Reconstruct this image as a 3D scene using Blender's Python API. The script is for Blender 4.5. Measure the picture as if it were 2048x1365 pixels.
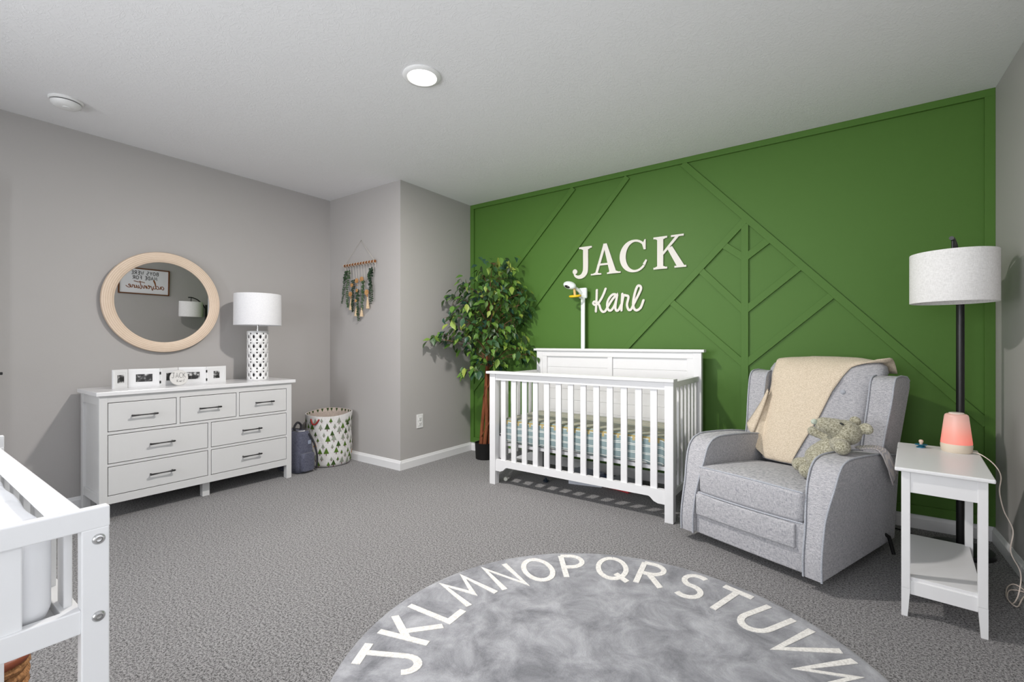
import bpy, bmesh, math, random
from mathutils import Vector, Matrix
from mathutils.bvhtree import BVHTree
from mathutils.geometry import interpolate_bezier

for o in list(bpy.data.objects):
    bpy.data.objects.remove(o, do_unlink=True)
SC = bpy.context.scene
COL = SC.collection
R = math.radians
PI = math.pi

# ------------------------------------------------------------------ camera
cam_d = bpy.data.cameras.new('camera')
cam_d.sensor_fit = 'HORIZONTAL'
cam_d.sensor_width = 36.0
cam_d.lens = 922.19 * 36.0 / 2048.0
cam_d.shift_y = 3.74 / 2048.0
cam_d.clip_start = 0.02
cam = bpy.data.objects.new('camera', cam_d)
COL.objects.link(cam)
cam.location = (0, 0, 1.075)
cam.rotation_euler = (R(90), 0, R(35.3628))
SC.camera = cam

# room measures
XL, YF, XF, YG, XR, HC, YB = -4.025, 2.624, -3.016, 3.545, 0.686, 2.451, -1.25

# ------------------------------------------------------------------ world, added fill light, exposure
wd = bpy.data.worlds.new('sky'); SC.world = wd; wd.use_nodes = True
wd.node_tree.nodes['Background'].inputs[0].default_value = (0.80, 0.88, 1.0, 1)
wd.node_tree.nodes['Background'].inputs[1].default_value = 1.0
SC.view_settings.view_transform = 'Standard'
SC.view_settings.look = 'None'
SC.view_settings.gamma = 1.0
SC.view_settings.use_curve_mapping = False
SC.view_settings.exposure = -0.30

def area(name, loc, rot, sx, sy, power, color):
    l = bpy.data.lights.new(name, 'AREA'); l.shape = 'RECTANGLE'
    l.size, l.size_y, l.energy, l.color = sx, sy, power, color
    o = bpy.data.objects.new(name, l); COL.objects.link(o)
    o.location = loc; o.rotation_euler = rot
    return o
WINA, WIN = (-3.00, -1.70), (-1.35, -0.05)       # added, unseen window openings in the wall behind the camera (x ranges)
WINR = (-0.75, 0.95)                             # added, unseen window opening in the right wall, beside the camera (y range)
WZ0, WZ1 = 0.60, 2.12
DAY = (0.965, 0.98, 1.0)
area('window_daylight', ((WINA[0] + WINA[1]) / 2 - 0.25, YB - 0.62, (WZ0 + WZ1) / 2), (R(90), 0, R(-36)), WINA[1] - WINA[0], WZ1 - WZ0, 115.0, DAY)  # added area lamp, turned to brighten the right wall
area('window_daylight', ((WIN[0] + WIN[1]) / 2, YB - 0.48, (WZ0 + WZ1) / 2), (R(90 + 16), 0, R(-24)), WIN[1] - WIN[0], WZ1 - WZ0, 62.0, DAY)  # added area lamp, turned right and tilted up to lift the ceiling
area('window_daylight', (XR + 0.16, (WINR[0] + WINR[1]) / 2, (WZ0 + WZ1) / 2), (R(88), 0, R(90)), WINR[1] - WINR[0], WZ1 - WZ0, 21.0, DAY)  # added area lamp, brightens the near end of the changing table
LIGHT_POS = (-1.752, 1.668)                      # recessed ceiling downlight
LIGHT_W = 66.0

# ------------------------------------------------------------------ helpers
def link(o, parent=None):
    COL.objects.link(o)
    if parent is not None:
        o.parent = parent
    return o

def tag(o, label=None, cat=None, group=None, kind=None):
    if label: o['label'] = label
    if cat: o['category'] = cat
    if group: o['group'] = group
    if kind: o['kind'] = kind
    return o

def empty(name, loc=(0, 0, 0), rz=0.0, label=None, cat=None, group=None):
    o = bpy.data.objects.new(name, None); link(o)
    o.empty_display_size = 0.05
    o.location = loc; o.rotation_euler = (0, 0, rz)
    return tag(o, label, cat, group)

def build(name, bm, mat, parent=None, smooth=None, loc=None, rot=None):
    bmesh.ops.recalc_face_normals(bm, faces=bm.faces[:])
    me = bpy.data.meshes.new(name); bm.to_mesh(me); bm.free()
    me.materials.append(mat)
    if smooth is not None:
        me.shade_smooth()
        me.set_sharp_from_angle(angle=R(smooth))
    o = bpy.data.objects.new(name, me); link(o, parent)
    if loc: o.location = loc
    if rot: o.rotation_euler = rot
    return o

def dup(o, parent, loc=None, rot=None, mat=None):
    c = o.copy(); link(c); c.parent = parent
    if loc is not None: c.location = loc
    if rot is not None: c.rotation_euler = rot
    return c

def struct(o, label, cat):
    return tag(o, label, cat, None, 'structure')

NB = bmesh.new

def add_mesh(bm, verts, faces):
    vs = [bm.verts.new(v) for v in verts]
    out = []
    for f in faces:
        try: out.append(bm.faces.new([vs[i] for i in f]))
        except ValueError: pass
    return vs, out

def box(bm, x0, x1, y0, y1, z0, z1, bev=0.0, seg=2, mtx=None):
    t = NB() if bev else bm
    v = [(x0, y0, z0), (x1, y0, z0), (x1, y1, z0), (x0, y1, z0), (x0, y0, z1), (x1, y0, z1), (x1, y1, z1), (x0, y1, z1)]
    f = [(3, 2, 1, 0), (4, 5, 6, 7), (0, 1, 5, 4), (1, 2, 6, 5), (2, 3, 7, 6), (3, 0, 4, 7)]
    if mtx and not bev: v = [mtx @ Vector(p) for p in v]
    add_mesh(t, v, f)
    if bev:
        bmesh.ops.bevel(t, geom=t.edges[:], offset=bev, segments=seg, affect='EDGES', profile=0.5, clamp_overlap=True)
        if mtx: bmesh.ops.transform(t, matrix=mtx, verts=t.verts[:])
        merge(bm, t)
    return bm

def merge(bm, t):
    me = bpy.data.meshes.new('tmp'); t.to_mesh(me); t.free()
    bm.from_mesh(me); bpy.data.meshes.remove(me)

def bar(bm, a, b, w, h, bev=0.0, up=(0, 0, 1)):
    """rectangular bar from a to b; w across, h along up"""
    a, b = Vector(a), Vector(b); d = (b - a); L = d.length; d.normalize()
    u = Vector(up); s = d.cross(u)
    if s.length < 1e-5: s = d.cross(Vector((1, 0, 0)))
    s.normalize(); u = s.cross(d)
    m = Matrix((( d.x, s.x, u.x, a.x), (d.y, s.y, u.y, a.y), (d.z, s.z, u.z, a.z), (0, 0, 0, 1)))
    return box(bm, 0, L, -w / 2, w / 2, -h / 2, h / 2, bev, 2, m)

def tube(bm, pts, r, seg=8, cap=True, closed=False):
    pts = [Vector(p) for p in pts]; n = len(pts)
    rs = r if isinstance(r, (list, tuple)) else [r] * n
    tang = []
    for i in range(n):
        a = pts[(i - 1) % n] if (closed or i > 0) else pts[i]
        b = pts[(i + 1) % n] if (closed or i < n - 1) else pts[i]
        t = b - a
        tang.append(t.normalized() if t.length > 1e-9 else Vector((0, 0, 1)))
    ref = Vector((0, 0, 1)) if abs(tang[0].z) < 0.9 else Vector((1, 0, 0))
    s = tang[0].cross(ref).normalized()
    rings = []
    for i in range(n):
        s = (s - tang[i] * s.dot(tang[i]))
        if s.length < 1e-6: s = tang[i].orthogonal()
        s.normalize(); u = tang[i].cross(s)
        rings.append([bm.verts.new(pts[i] + (s * math.cos(2 * PI * k / seg) + u * math.sin(2 * PI * k / seg)) * rs[i]) for k in range(seg)])
    m = n if closed else n - 1
    for i in range(m):
        A, B = rings[i], rings[(i + 1) % n]
        for k in range(seg):
            bm.faces.new((A[k], A[(k + 1) % seg], B[(k + 1) % seg], B[k]))
    if cap and not closed:
        bm.faces.new(rings[0][::-1]); bm.faces.new(rings[-1])
    return bm

def lathe(bm, prof, seg=32, c=(0, 0, 0), mtx=None, closed=False, a0=0.0):
    rings = []
    for r, z in prof:
        if r < 1e-6:
            p = Vector((c[0], c[1], c[2] + z)); rings.append([bm.verts.new(mtx @ p if mtx else p)])
        else:
            ring = []
            for k in range(seg):
                a = a0 + 2 * PI * k / seg
                p = Vector((c[0] + r * math.cos(a), c[1] + r * math.sin(a), c[2] + z))
                ring.append(bm.verts.new(mtx @ p if mtx else p))
            rings.append(ring)
    n = len(rings)
    for i in range(n if closed else n - 1):
        A, B = rings[i], rings[(i + 1) % n]
        for k in range(seg):
            k2 = (k + 1) % seg
            if len(A) == 1 and len(B) == 1: continue
            if len(A) == 1: bm.faces.new((A[0], B[k2], B[k]))
            elif len(B) == 1: bm.faces.new((A[k], A[k2], B[0]))
            else: bm.faces.new((A[k], A[k2], B[k2], B[k]))
    return bm

def prism(bm, poly, fn, t0, t1):
    """extrude a 2D polygon: fn(u, v, t) -> xyz"""
    n = len(poly)
    A = [bm.verts.new(fn(u, v, t0)) for u, v in poly]
    B = [bm.verts.new(fn(u, v, t1)) for u, v in poly]
    bm.faces.new(A[::-1]); bm.faces.new(B)
    for i in range(n):
        j = (i + 1) % n
        bm.faces.new((A[i], A[j], B[j], B[i]))
    return bm

def catmull(pts, sub=6, closed=False):
    P = [Vector(p) for p in pts]; n = len(P); out = []
    rng = range(n if closed else n - 1)
    for i in rng:
        p1, p2 = P[i], P[(i + 1) % n]
        p0 = P[(i - 1) % n] if (closed or i > 0) else p1 * 2 - p2
        p3 = P[(i + 2) % n] if (closed or i < n - 2) else p2 * 2 - p1
        for k in range(sub):
            t = k / sub
            out.append(0.5 * ((2 * p1) + (p2 - p0) * t + (2 * p0 - 5 * p1 + 4 * p2 - p3) * t * t + (3 * p1 - p0 - 3 * p2 + p3) * t ** 3))
    if not closed: out.append(P[-1].copy())
    return out

SN = [0]
def stroke(bm, pts, w, fn, t0, t1, roundcap=True):
    """ribbon of width w (scalar or per point) along a 2D path, extruded t0..t1"""
    SN[0] = (SN[0] + 1) % 6; e_ = (t1 - t0) * .05
    t0, t1 = t0 + e_ * SN[0] * .5, t1 - e_ * SN[0] * .5
    P = [Vector((p[0], p[1])) for p in pts]; n = len(P)
    ws = w if isinstance(w, (list, tuple)) else [w] * n
    Lf, Rt = [], []
    for i in range(n):
        if i == 0: d = P[1] - P[0]
        elif i == n - 1: d = P[-1] - P[-2]
        else:
            d1 = (P[i] - P[i - 1]).normalized(); d2 = (P[i + 1] - P[i]).normalized(); d = d1 + d2
            if d.length < 1e-3: d = d1
        d.normalize(); nrm = Vector((-d.y, d.x)); k = 1.0
        if 0 < i < n - 1:
            c = nrm.dot(Vector((-d1.y, d1.x))); k = 1.0 / max(c, 0.55)
        Lf.append(P[i] + nrm * ws[i] * 0.5 * k); Rt.append(P[i] - nrm * ws[i] * 0.5 * k)
    for i in range(n - 1):
        q_ = e_ * 2.0 * i / n; prism(bm, [Rt[i], Rt[i + 1], Lf[i + 1], Lf[i]], fn, t0 + q_, t1 - q_)
    if roundcap:
        for i in (0, n - 1):
            prism(bm, [(P[i].x + ws[i] * 0.5 * math.cos(2 * PI * k / 12), P[i].y + ws[i] * 0.5 * math.sin(2 * PI * k / 12)) for k in range(12)], fn, t0 + e_ * (3.3 + i / (n - 1)), t1 - e_ * (3.3 + i / (n - 1)))

def arc(cx, cy, rx, ry, a0, a1, n=10):
    return [(cx + rx * math.cos(R(a0 + (a1 - a0) * k / n)), cy + ry * math.sin(R(a0 + (a1 - a0) * k / n))) for k in range(n + 1)]

GL = {
 'A': [[(0, 0), (.36, 1), (.72, 0)], [(.13, .36), (.59, .36)]],
 'B': [[(.05, 0), (.05, 1)], [(.05, 1)] + arc(.3, .77, .28, .23, 90, -90) + [(.05, .54)], [(.05, .54)] + arc(.32, .27, .32, .27, 90, -90) + [(.05, 0)]],
 'C': [arc(.4, .5, .4, .5, 50, 310, 16)],
 'D': [[(.05, 0), (.05, 1)], [(.05, 1)] + arc(.2, .5, .48, .5, 90, -90, 14) + [(.05, 0)]],
 'E': [[(.6, 1), (.06, 1), (.06, 0), (.6, 0)], [(.06, .52), (.5, .52)]],
 'F': [[(.6, 1), (.06, 1), (.06, 0)], [(.06, .52), (.5, .52)]],
 'G': [arc(.4, .5, .4, .5, 50, 330, 16) + [(.78, .42), (.45, .42)]],
 'H': [[(.05, 0), (.05, 1)], [(.65, 0), (.65, 1)], [(.05, .5), (.65, .5)]],
 'I': [[(.1, 0), (.1, 1)]],
 'J': [[(.1, 1), (.72, 1)], [(.45, 1), (.45, .3)] + arc(.22, .25, .23, .25, 0, -170, 10)],
 'K': [[(.06, 0), (.06, 1)], [(.66, 1), (.06, .42)], [(.24, .58), (.7, 0)]],
 'L': [[(.06, 1), (.06, 0), (.58, 0)]],
 'M': [[(0, 0), (.1, 1), (.42, .3), (.74, 1), (.86, 0)]],
 'N': [[(.05, 0), (.05, 1), (.66, 0), (.66, 1)]],
 'O': [arc(.4, .5, .38, .48, 90, 450, 22)],
 'P': [[(.06, 0), (.06, 1)], [(.06, 1)] + arc(.3, .73, .33, .27, 90, -90) + [(.06, .46)]],
 'Q': [arc(.4, .5, .38, .48, 90, 450, 22), [(.5, .25), (.8, -.06)]],
 'R': [[(.06, 0), (.06, 1)], [(.06, 1)] + arc(.3, .75, .33, .25, 90, -90) + [(.06, .5)], [(.28, .5), (.68, 0)]],
 'S': [arc(.34, .74, .28, .25, 50, 250, 10) + arc(.34, .25, .3, .25, 80, -130, 12)],
 'T': [[(0, 1), (.72, 1)], [(.36, 1), (.36, 0)]],
 'U': [[(.06, 1), (.06, .34)] + arc(.36, .32, .3, .32, 180, 360, 12) + [(.66, 1)]],
 'V': [[(0, 1), (.34, 0), (.7, 1)]],
 'W': [[(0, 1), (.22, 0), (.45, .75), (.68, 0), (.9, 1)]],
 'X': [[(0, 0), (.65, 1)], [(0, 1), (.65, 0)]],
 'Y': [[(0, 1), (.34, .5), (.68, 1)], [(.34, .5), (.34, 0)]],
 'Z': [[(.03, 1), (.66, 1), (.03, 0), (.66, 0)]],
}
def glyph_w(ch):
    return max(p[0] for s in GL[ch] for p in s)

# ------------------------------------------------------------------ materials
def mat(name, col, rough=0.5, spec=0.5, metal=0.0, sheen=0.0):
    m = bpy.data.materials.new(name); m.use_nodes = True
    b = m.node_tree.nodes['Principled BSDF']
    b.inputs['Base Color'].default_value = (*col, 1)
    b.inputs['Roughness'].default_value = rough
    b.inputs['Specular IOR Level'].default_value = spec
    b.inputs['Metallic'].default_value = metal
    if sheen:
        b.inputs['Sheen Weight'].default_value = sheen
    return m

def srgb(r, g, b):
    f = lambda c: c / 12.92 if c <= 0.04045 else ((c + 0.055) / 1.055) ** 2.4
    return (f(r / 255), f(g / 255), f(b / 255))

class NT:
    def __init__(s, m):
        s.t = m.node_tree; s.b = s.t.nodes.get('Principled BSDF')
    def n(s, typ, **kw):
        nd = s.t.nodes.new(typ)
        for k, v in kw.items():
            if k in nd.inputs.keys(): nd.inputs[k].default_value = v
            else: setattr(nd, k, v)
        return nd
    def l(s, a, b): s.t.links.new(a, b)
    def coord(s, scale=(1, 1, 1), kind='Object', rot=(0, 0, 0)):
        tc = s.n('ShaderNodeTexCoord'); mp = s.n('ShaderNodeMapping')
        mp.inputs['Scale'].default_value = scale; mp.inputs['Rotation'].default_value = rot
        s.l(tc.outputs[kind], mp.inputs['Vector']); return mp.outputs['Vector']
    def noise(s, vec, scale, detail=2.0, rough=0.5, dist=0.0):
        nd = s.n('ShaderNodeTexNoise'); nd.inputs['Scale'].default_value = scale
        nd.inputs['Detail'].default_value = detail; nd.inputs['Roughness'].default_value = rough
        nd.inputs['Distortion'].default_value = dist
        s.l(vec, nd.inputs['Vector']); return nd.outputs['Fac']
    def ramp(s, fac, stops):
        nd = s.n('ShaderNodeValToRGB'); e = nd.color_ramp.elements
        while len(e) < len(stops): e.new(0.5)
        for i, (p, c) in enumerate(stops):
            e[i].position = p; e[i].color = (*c, 1)
        s.l(fac, nd.inputs['Fac']); return nd.outputs['Color']
    def mix(s, fac, a, b, mode='MIX'):
        nd = s.n('ShaderNodeMix'); nd.data_type = 'RGBA'; nd.blend_type = mode
        if hasattr(fac, 'node'): s.l(fac, nd.inputs[0])
        else: nd.inputs[0].default_value = fac
        for v, i in ((a, 6), (b, 7)):
            if hasattr(v, 'node'): s.l(v, nd.inputs[i])
            else: nd.inputs[i].default_value = (*v, 1)
        return nd.outputs[2]
    def math(s, op, a, b=None, c=None):
        nd = s.n('ShaderNodeMath'); nd.operation = op
        for i, v in enumerate((a, b, c)):
            if v is None: continue
            if hasattr(v, 'node'): s.l(v, nd.inputs[i])
            else: nd.inputs[i].default_value = v
        return nd.outputs[0]
    def color(s, c): s.l(c, s.b.inputs['Base Color'])
    def bump(s, h, strength=0.3, dist=0.002):
        nd = s.n('ShaderNodeBump'); nd.inputs['Strength'].default_value = strength; nd.inputs['Distance'].default_value = dist
        s.l(h, nd.inputs['Height']); s.l(nd.outputs['Normal'], s.b.inputs['Normal'])

def painted(name, col, rough=0.45, bs=60.0, bst=0.08, spec=0.4, vary=0.02):
    m = mat(name, col, rough, spec); t = NT(m); v = t.coord()
    n1 = t.noise(v, bs, 3.0); n2 = t.noise(v, 2.5, 2.0)
    t.color(t.mix(t.math('MULTIPLY', n2, vary * 2), col, tuple(c * 0.75 for c in col)))
    t.bump(n1, bst, 0.002)
    return m

def fabric(name, c1, c2, sc=420.0, bst=0.35, rough=0.95, stretch=9.0):
    """woven heather: crossed stretched noise"""
    m = mat(name, c1, rough, 0.15, sheen=0.15); t = NT(m)
    a = t.noise(t.coord((1, 1, 1 / stretch)), sc, 2.0)
    b = t.noise(t.coord((1 / stretch, 1 / stretch, 1)), sc, 2.0)
    s = t.math('MULTIPLY', t.math('ADD', a, b), 0.5)
    t.color(t.ramp(s, [(0.36, c2), (0.60, c1)]))
    t.bump(s, bst, 0.0015)
    return m

def wooden(name, c1, c2, scale=(3, 30, 30), rough=0.5):
    m = mat(name, c1, rough, 0.35); t = NT(m)
    f = t.noise(t.coord(scale), 4.0, 4.0, 0.6, 0.5)
    t.color(t.ramp(f, [(0.3, c2), (0.65, c1)])); t.bump(f, 0.1, 0.001)
    return m

M = {}
def wallpaint(name, col):
    m = mat(name, col, 0.55, 0.3); t = NT(m); v = t.coord()
    t.bump(t.noise(v, 170.0, 2.0), 0.10, 0.002)
    return m
M['wall'] = wallpaint('grey_wall_paint', srgb(180, 177, 175))
M['green'] = wallpaint('green_wall_paint', srgb(78, 116, 46))
def ceilmat():
    m = mat('ceiling_texture', srgb(240, 240, 241), 0.8, 0.2); t = NT(m)
    v = t.coord()
    n = t.noise(v, 14.0, 5.0, 0.6, 2.2)
    s = t.ramp(t.math('ABSOLUTE', t.math('SUBTRACT', n, .5)), [(0.0, (1, 1, 1)), (0.035, (0, 0, 0))])
    n2 = t.noise(v, 60.0, 3.0)
    t.bump(t.math('ADD', t.math('MULTIPLY', s, .7), t.math('MULTIPLY', n2, .5)), 0.28, 0.003)
    return m
M['ceiling'] = ceilmat()
M['trim'] = painted('white_trim_paint', srgb(235, 235, 236), 0.35, 40, 0.03)
M['white'] = painted('white_furniture_paint', srgb(232, 232, 233), 0.35, 90, 0.05)
M['dresser'] = painted('white_dresser_paint', srgb(214, 214, 214), 0.35, 90, 0.05)
M['whiteg'] = painted('white_gloss_paint', srgb(230, 230, 232), 0.18, 50, 0.02)
M['black'] = mat('black_metal', (0.012, 0.012, 0.013), 0.38, 0.5)
M['blackrub'] = mat('black_plastic', (0.01, 0.01, 0.01), 0.6, 0.3)
M['chrome'] = mat('brushed_steel', (0.55, 0.55, 0.55), 0.28, 0.5, 1.0)
M['plastic'] = mat('white_plastic', srgb(236, 236, 235), 0.35, 0.5)
M['outlet_dark'] = mat('slot_dark', (0.03, 0.03, 0.03), 0.6)
def carpetmat():
    m = mat('grey_carpet', (0.2, 0.2, 0.2), 1.0, 0.05, sheen=0.25); t = NT(m); v = t.coord()
    a = t.noise(v, 260.0, 3.0, 0.75); b = t.noise(v, 120.0, 2.0, 0.6); c = t.noise(v, 3.0, 3.0, 0.5, 0.4)
    s = t.math('ADD', t.math('MULTIPLY', a, 0.62), t.math('MULTIPLY', b, 0.38))
    col = t.ramp(s, [(0.41, srgb(26, 25, 25)), (0.47, srgb(112, 110, 110)), (0.54, srgb(192, 190, 191))])
    col = t.mix(t.math('MULTIPLY', c, 0.25), col, srgb(120, 118, 118))
    t.color(col); t.bump(s, 1.0, 0.014)
    return m
M['carpet'] = carpetmat()

# ------------------------------------------------------------------ room shell
def slab(name, x0, x1, y0, y1, z0, z1, m, label, cat):
    return struct(build(name, box(NB(), x0, x1, y0, y1, z0, z1), m), label, cat)
T = 0.1
slab('floor', XL - T, XR + T, YB - T, YG + T, -T, 0, M['carpet'], 'grey cut-pile carpet over the whole nursery floor', 'floor')
slab('ceiling', XL - T, XR + T, YB - T, YG + T, HC, HC + T, M['ceiling'], 'white ceiling with a knockdown texture', 'ceiling')
slab('wall_left', XL - T, XL, YB - T, YG + T, 0, HC, M['wall'], 'light grey wall behind the white dresser', 'wall')
slab('wall_corner', XL, XF, YF, YG + T, 0, HC, M['wall'], 'grey boxed-out corner with the wall hanging and outlet', 'wall')
bm = NB()
box(bm, XR, XR + T, YB - T, WINR[0], 0, HC); box(bm, XR, XR + T, WINR[1], YG + T, 0, HC)
box(bm, XR, XR + T, WINR[0], WINR[1], 0, WZ0); box(bm, XR, XR + T, WINR[0], WINR[1], WZ1, HC)
struct(build('wall_right', bm, M['wall']), 'light grey wall beside the floor lamp', 'wall')
wall_back = slab('wall_back', XF, XR, YG, YG + T, 0, HC, M['green'], 'green accent wall with raised diagonal battens behind the crib', 'wall')

BN = [0]
def batten(a, b, w=0.046, t=0.0190, side=None):
    bm = NB(); t -= .00035 * BN[0]; BN[0] += 1
    bar(bm, (a[0], YG - t / 2, a[1]), (b[0], YG - t / 2, b[1]), t, w, 0.0015, up=(Vector((b[0] - a[0], 0, b[1] - a[1])).cross(Vector((0, 1, 0)))))
    return build('batten', bm, M['green'], wall_back)
batten((-3.016 + .0225, .135), (-3.016 + .0225, 2.41), .045)
batten((XR - .021, .135), (XR - .021, 2.41), .042)
batten((XF, 2.4305), (XR, 2.4305), .041)
batten((XF, .109), (XR, .109), .052)
for a, b in [((-1.86, 2.405), (-2.985, 1.27)), ((-1.378, 2.40), (-2.985, .61)), ((-.95, 2.41), (.655, .632)),
             ((-.533, 1.925), (-2.26, .135)), ((-.533, 1.90), (-.533, .135)),
             ((-.533, 1.662), (-.385, 1.772)), ((-.533, 1.298), (-.212, 1.570)), ((-.533, .926), (-.040, 1.374)),
             ((-.533, 1.662), (-.677, 1.776)), ((-.533, 1.293), (-.825, 1.606)), ((-.533, .922), (-1.030, 1.382))]:
    batten(a, b)

def baseboard(name, a, b, nrm, label):
    a, b = Vector((*a, 0)), Vector((*b, 0)); n = Vector((*nrm, 0))
    prof = [(0, 0), (.013, 0), (.013, .058), (.009, .066), (.006, .076), (.004, .080), (0, .080)]
    bm = NB(); A = [bm.verts.new(a + n * p + Vector((0, 0, z))) for p, z in prof]; B = [bm.verts.new(b + n * p + Vector((0, 0, z))) for p, z in prof]
    bm.faces.new(A); bm.faces.new(B[::-1])
    for i in range(len(prof)):
        j = (i + 1) % len(prof); bm.faces.new((A[i], B[i], B[j], A[j]))
    return struct(build(name, bm, M['trim']), label, 'baseboard')
baseboard('baseboard_left', (XL, YB), (XL, YF), (1, 0), 'white baseboard along the wall behind the dresser')
baseboard('baseboard_corner_front', (XL, YF), (XF + .013, YF), (0, -1), 'white baseboard under the hanging with greenery')
baseboard('baseboard_corner_side', (XF, YF), (XF, YG), (1, 0), 'white baseboard under the wall outlet')
baseboard('baseboard_back', (XF, YG), (XR, YG), (0, -1), 'white baseboard under the green wall')
baseboard('baseboard_right', (XR, YB), (XR, YG), (-1, 0), 'white baseboard along the right wall')
baseboard('baseboard_front', (XL, YB), (XR, YB), (0, 1), 'white baseboard under the windows behind the camera')

# wall behind the camera, with two added, unseen windows that let the fill light in
bm = NB()
xs = [XL, WINA[0], WINA[1], WIN[0], WIN[1], XR]
box(bm, XL, XR, YB - T, YB, 0, WZ0); box(bm, XL, XR, YB - T, YB, WZ1, HC)
for i in range(0, len(xs), 2): box(bm, xs[i], xs[i + 1], YB - T, YB, WZ0, WZ1)
struct(build('wall_front', bm, M['wall']), 'light grey wall with two windows behind the camera', 'wall')
gm = bpy.data.materials.new('window_glass'); gm.use_nodes = True
nt = gm.node_tree; nt.nodes.remove(nt.nodes['Principled BSDF'])
tr = nt.nodes.new('ShaderNodeBsdfTransparent'); gl = nt.nodes.new('ShaderNodeBsdfGlossy'); mx = nt.nodes.new('ShaderNodeMixShader')
gl.inputs['Roughness'].default_value = 0.02; mx.inputs[0].default_value = 0.05
nt.links.new(tr.outputs[0], mx.inputs[1]); nt.links.new(gl.outputs[0], mx.inputs[2]); nt.links.new(mx.outputs[0], nt.nodes['Material Output'].inputs[0])
M['glass'] = gm
for k, (a, b, lc, rz, lab) in enumerate(((*WINA, ((WINA[0] + WINA[1]) / 2, YB - .05, WZ0), 0, 'white double-hung window behind the camera on the dresser side'), (*WIN, ((WIN[0] + WIN[1]) / 2, YB - .05, WZ0), 0, 'white double-hung window behind the camera on the armchair side'), (*WINR, (XR + .05, (WINR[0] + WINR[1]) / 2, WZ0), R(90), 'white double-hung window in the right wall beside the camera'))):
    w = struct(empty('window_%d' % (k + 1), lc, rz), lab, 'window')  # unseen windows, added to bring daylight into the room
    hw, h = (b - a) / 2, WZ1 - WZ0
    bm = NB()
    box(bm, -hw, -hw + .05, -.03, .03, 0, h, .003); box(bm, hw - .05, hw, -.03, .03, 0, h, .003)
    box(bm, -hw, hw, -.03, .03, 0, .05, .003); box(bm, -hw, hw, -.03, .03, h - .05, h, .003); box(bm, -hw, hw, -.03, .03, h / 2 - .03, h / 2 + .03, .003)
    build('window_frame', bm, M['trim'], w)
    for z0, z1 in ((.05, h / 2 - .03), (h / 2 + .03, h - .05)):
        build('pane', box(NB(), -hw + .05, hw - .05, -.003, .003, z0, z1), M['glass'], w)
    bm = NB(); box(bm, -hw - .06, hw + .06, .05, .09, -.03, 0, .004); build('window_sill', bm, M['trim'], w)

# ------------------------------------------------------------------ rug with the alphabet
def rugmat():
    m = mat('grey_rug_pile', (0.3, 0.3, 0.32), 1.0, 0.05, sheen=0.3); t = NT(m); v = t.coord()
    a = t.noise(v, 7.0, 6.0, 0.68, 0.5); b = t.noise(v, 160.0, 3.0)
    c = t.ramp(a, [(0.34, srgb(112, 113, 118)), (0.5, srgb(146, 147, 152)), (0.66, srgb(174, 175, 180))])
    t.color(t.mix(t.math('MULTIPLY', b, 0.22), c, srgb(110, 110, 116)))
    t.bump(t.math('ADD', t.math('MULTIPLY', a, 1.0), t.math('MULTIPLY', b, 0.25)), 0.6, 0.015)
    return m
M['rug'] = rugmat()
M['rug_letter'] = fabric('cream_rug_pile', srgb(232, 230, 226), srgb(206, 203, 199), 160, 0.5, 1.0, 1.5)
RC, RR = (-.592, 1.367), 0.878
rug = empty('rug', (*RC, 0), 0, 'round grey rug with a ring of cream alphabet letters', 'rug')
build('rug_pile', lathe(NB(), [(0, 0), (RR, 0), (RR + .004, .006), (RR - .004, .012), (RR - .02, .014), (RR * .5, .014), (0, .014)], 96), M['rug'], rug, 40)
ang = {'J': 208, 'K': 195.5, 'L': 183.5, 'M': 169, 'N': 154, 'O': 140.5, 'P': 127, 'Q': 112.5, 'R': 98.7, 'S': 84.9, 'T': 73.0, 'U': 60.9, 'V': 48.2, 'W': 35.5}
seq = 'XYZABCDEFGHI'
for i, ch in enumerate(seq): ang[ch] = 35.5 - 14.4 * (i + 1)
rl = random.Random(4)
for ch in 'ABCDEFGHIJKLMNOPQRSTUVWXYZ':
    a = R(ang[ch]); bm = NB(); h = .205; k = .20; w = glyph_w(ch)
    rad = Vector((math.cos(a), math.sin(a))); tan = Vector((math.sin(a), -math.cos(a)))
    j = rl.uniform(-.006, .006)
    def fn(u, v, t, rad=rad, tan=tan, w=w, j=j):
        p = rad * (.624 + j + v * h) + tan * ((u - w / 2) * k * .84); return (p.x, p.y, t)
    for s in GL[ch]:
        stroke(bm, s, .15 if len(s) < 8 else .14, fn, .0125, .0165, False)
    build('letter', bm, M['rug_letter'], rug)

# ------------------------------------------------------------------ ceiling fixtures
M['lens'] = bpy.data.materials.new('lit_lens'); M['lens'].use_nodes = True
b_ = M['lens'].node_tree.nodes['Principled BSDF']; b_.inputs['Emission Color'].default_value = (1, .97, .93, 1); b_.inputs['Emission Strength'].default_value = 9.0
cl = empty('recessed_light', (*LIGHT_POS, HC), 0, 'lit round recessed downlight in the ceiling', 'ceiling light')
build('trim_ring', lathe(NB(), [(.072, -.001), (.096, 0), (.098, -.004), (.092, -.009), (.076, -.012), (.070, -.006)], 48, closed=True), M['plastic'], cl, 40)
build('lens', lathe(NB(), [(0, -.004), (.071, -.004), (.071, -.001), (0, -.001)], 40), M['lens'], cl)
ld = bpy.data.lights.new('downlight', 'AREA'); ld.shape = 'DISK'; ld.size = .13; ld.energy = LIGHT_W; ld.color = (1.0, .955, .91)
lo = bpy.data.objects.new('downlight', ld); COL.objects.link(lo); lo.location = (*LIGHT_POS, HC - .014)
sd = empty('smoke_detector', (-3.572, .668, HC), 0, 'round white smoke detector on the ceiling over the dresser', 'smoke detector')
build('mounting_plate', lathe(NB(), [(0, 0), (.074, 0), (.075, -.008), (.070, -.014), (0, -.014)], 40), M['plastic'], sd, 40)
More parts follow.
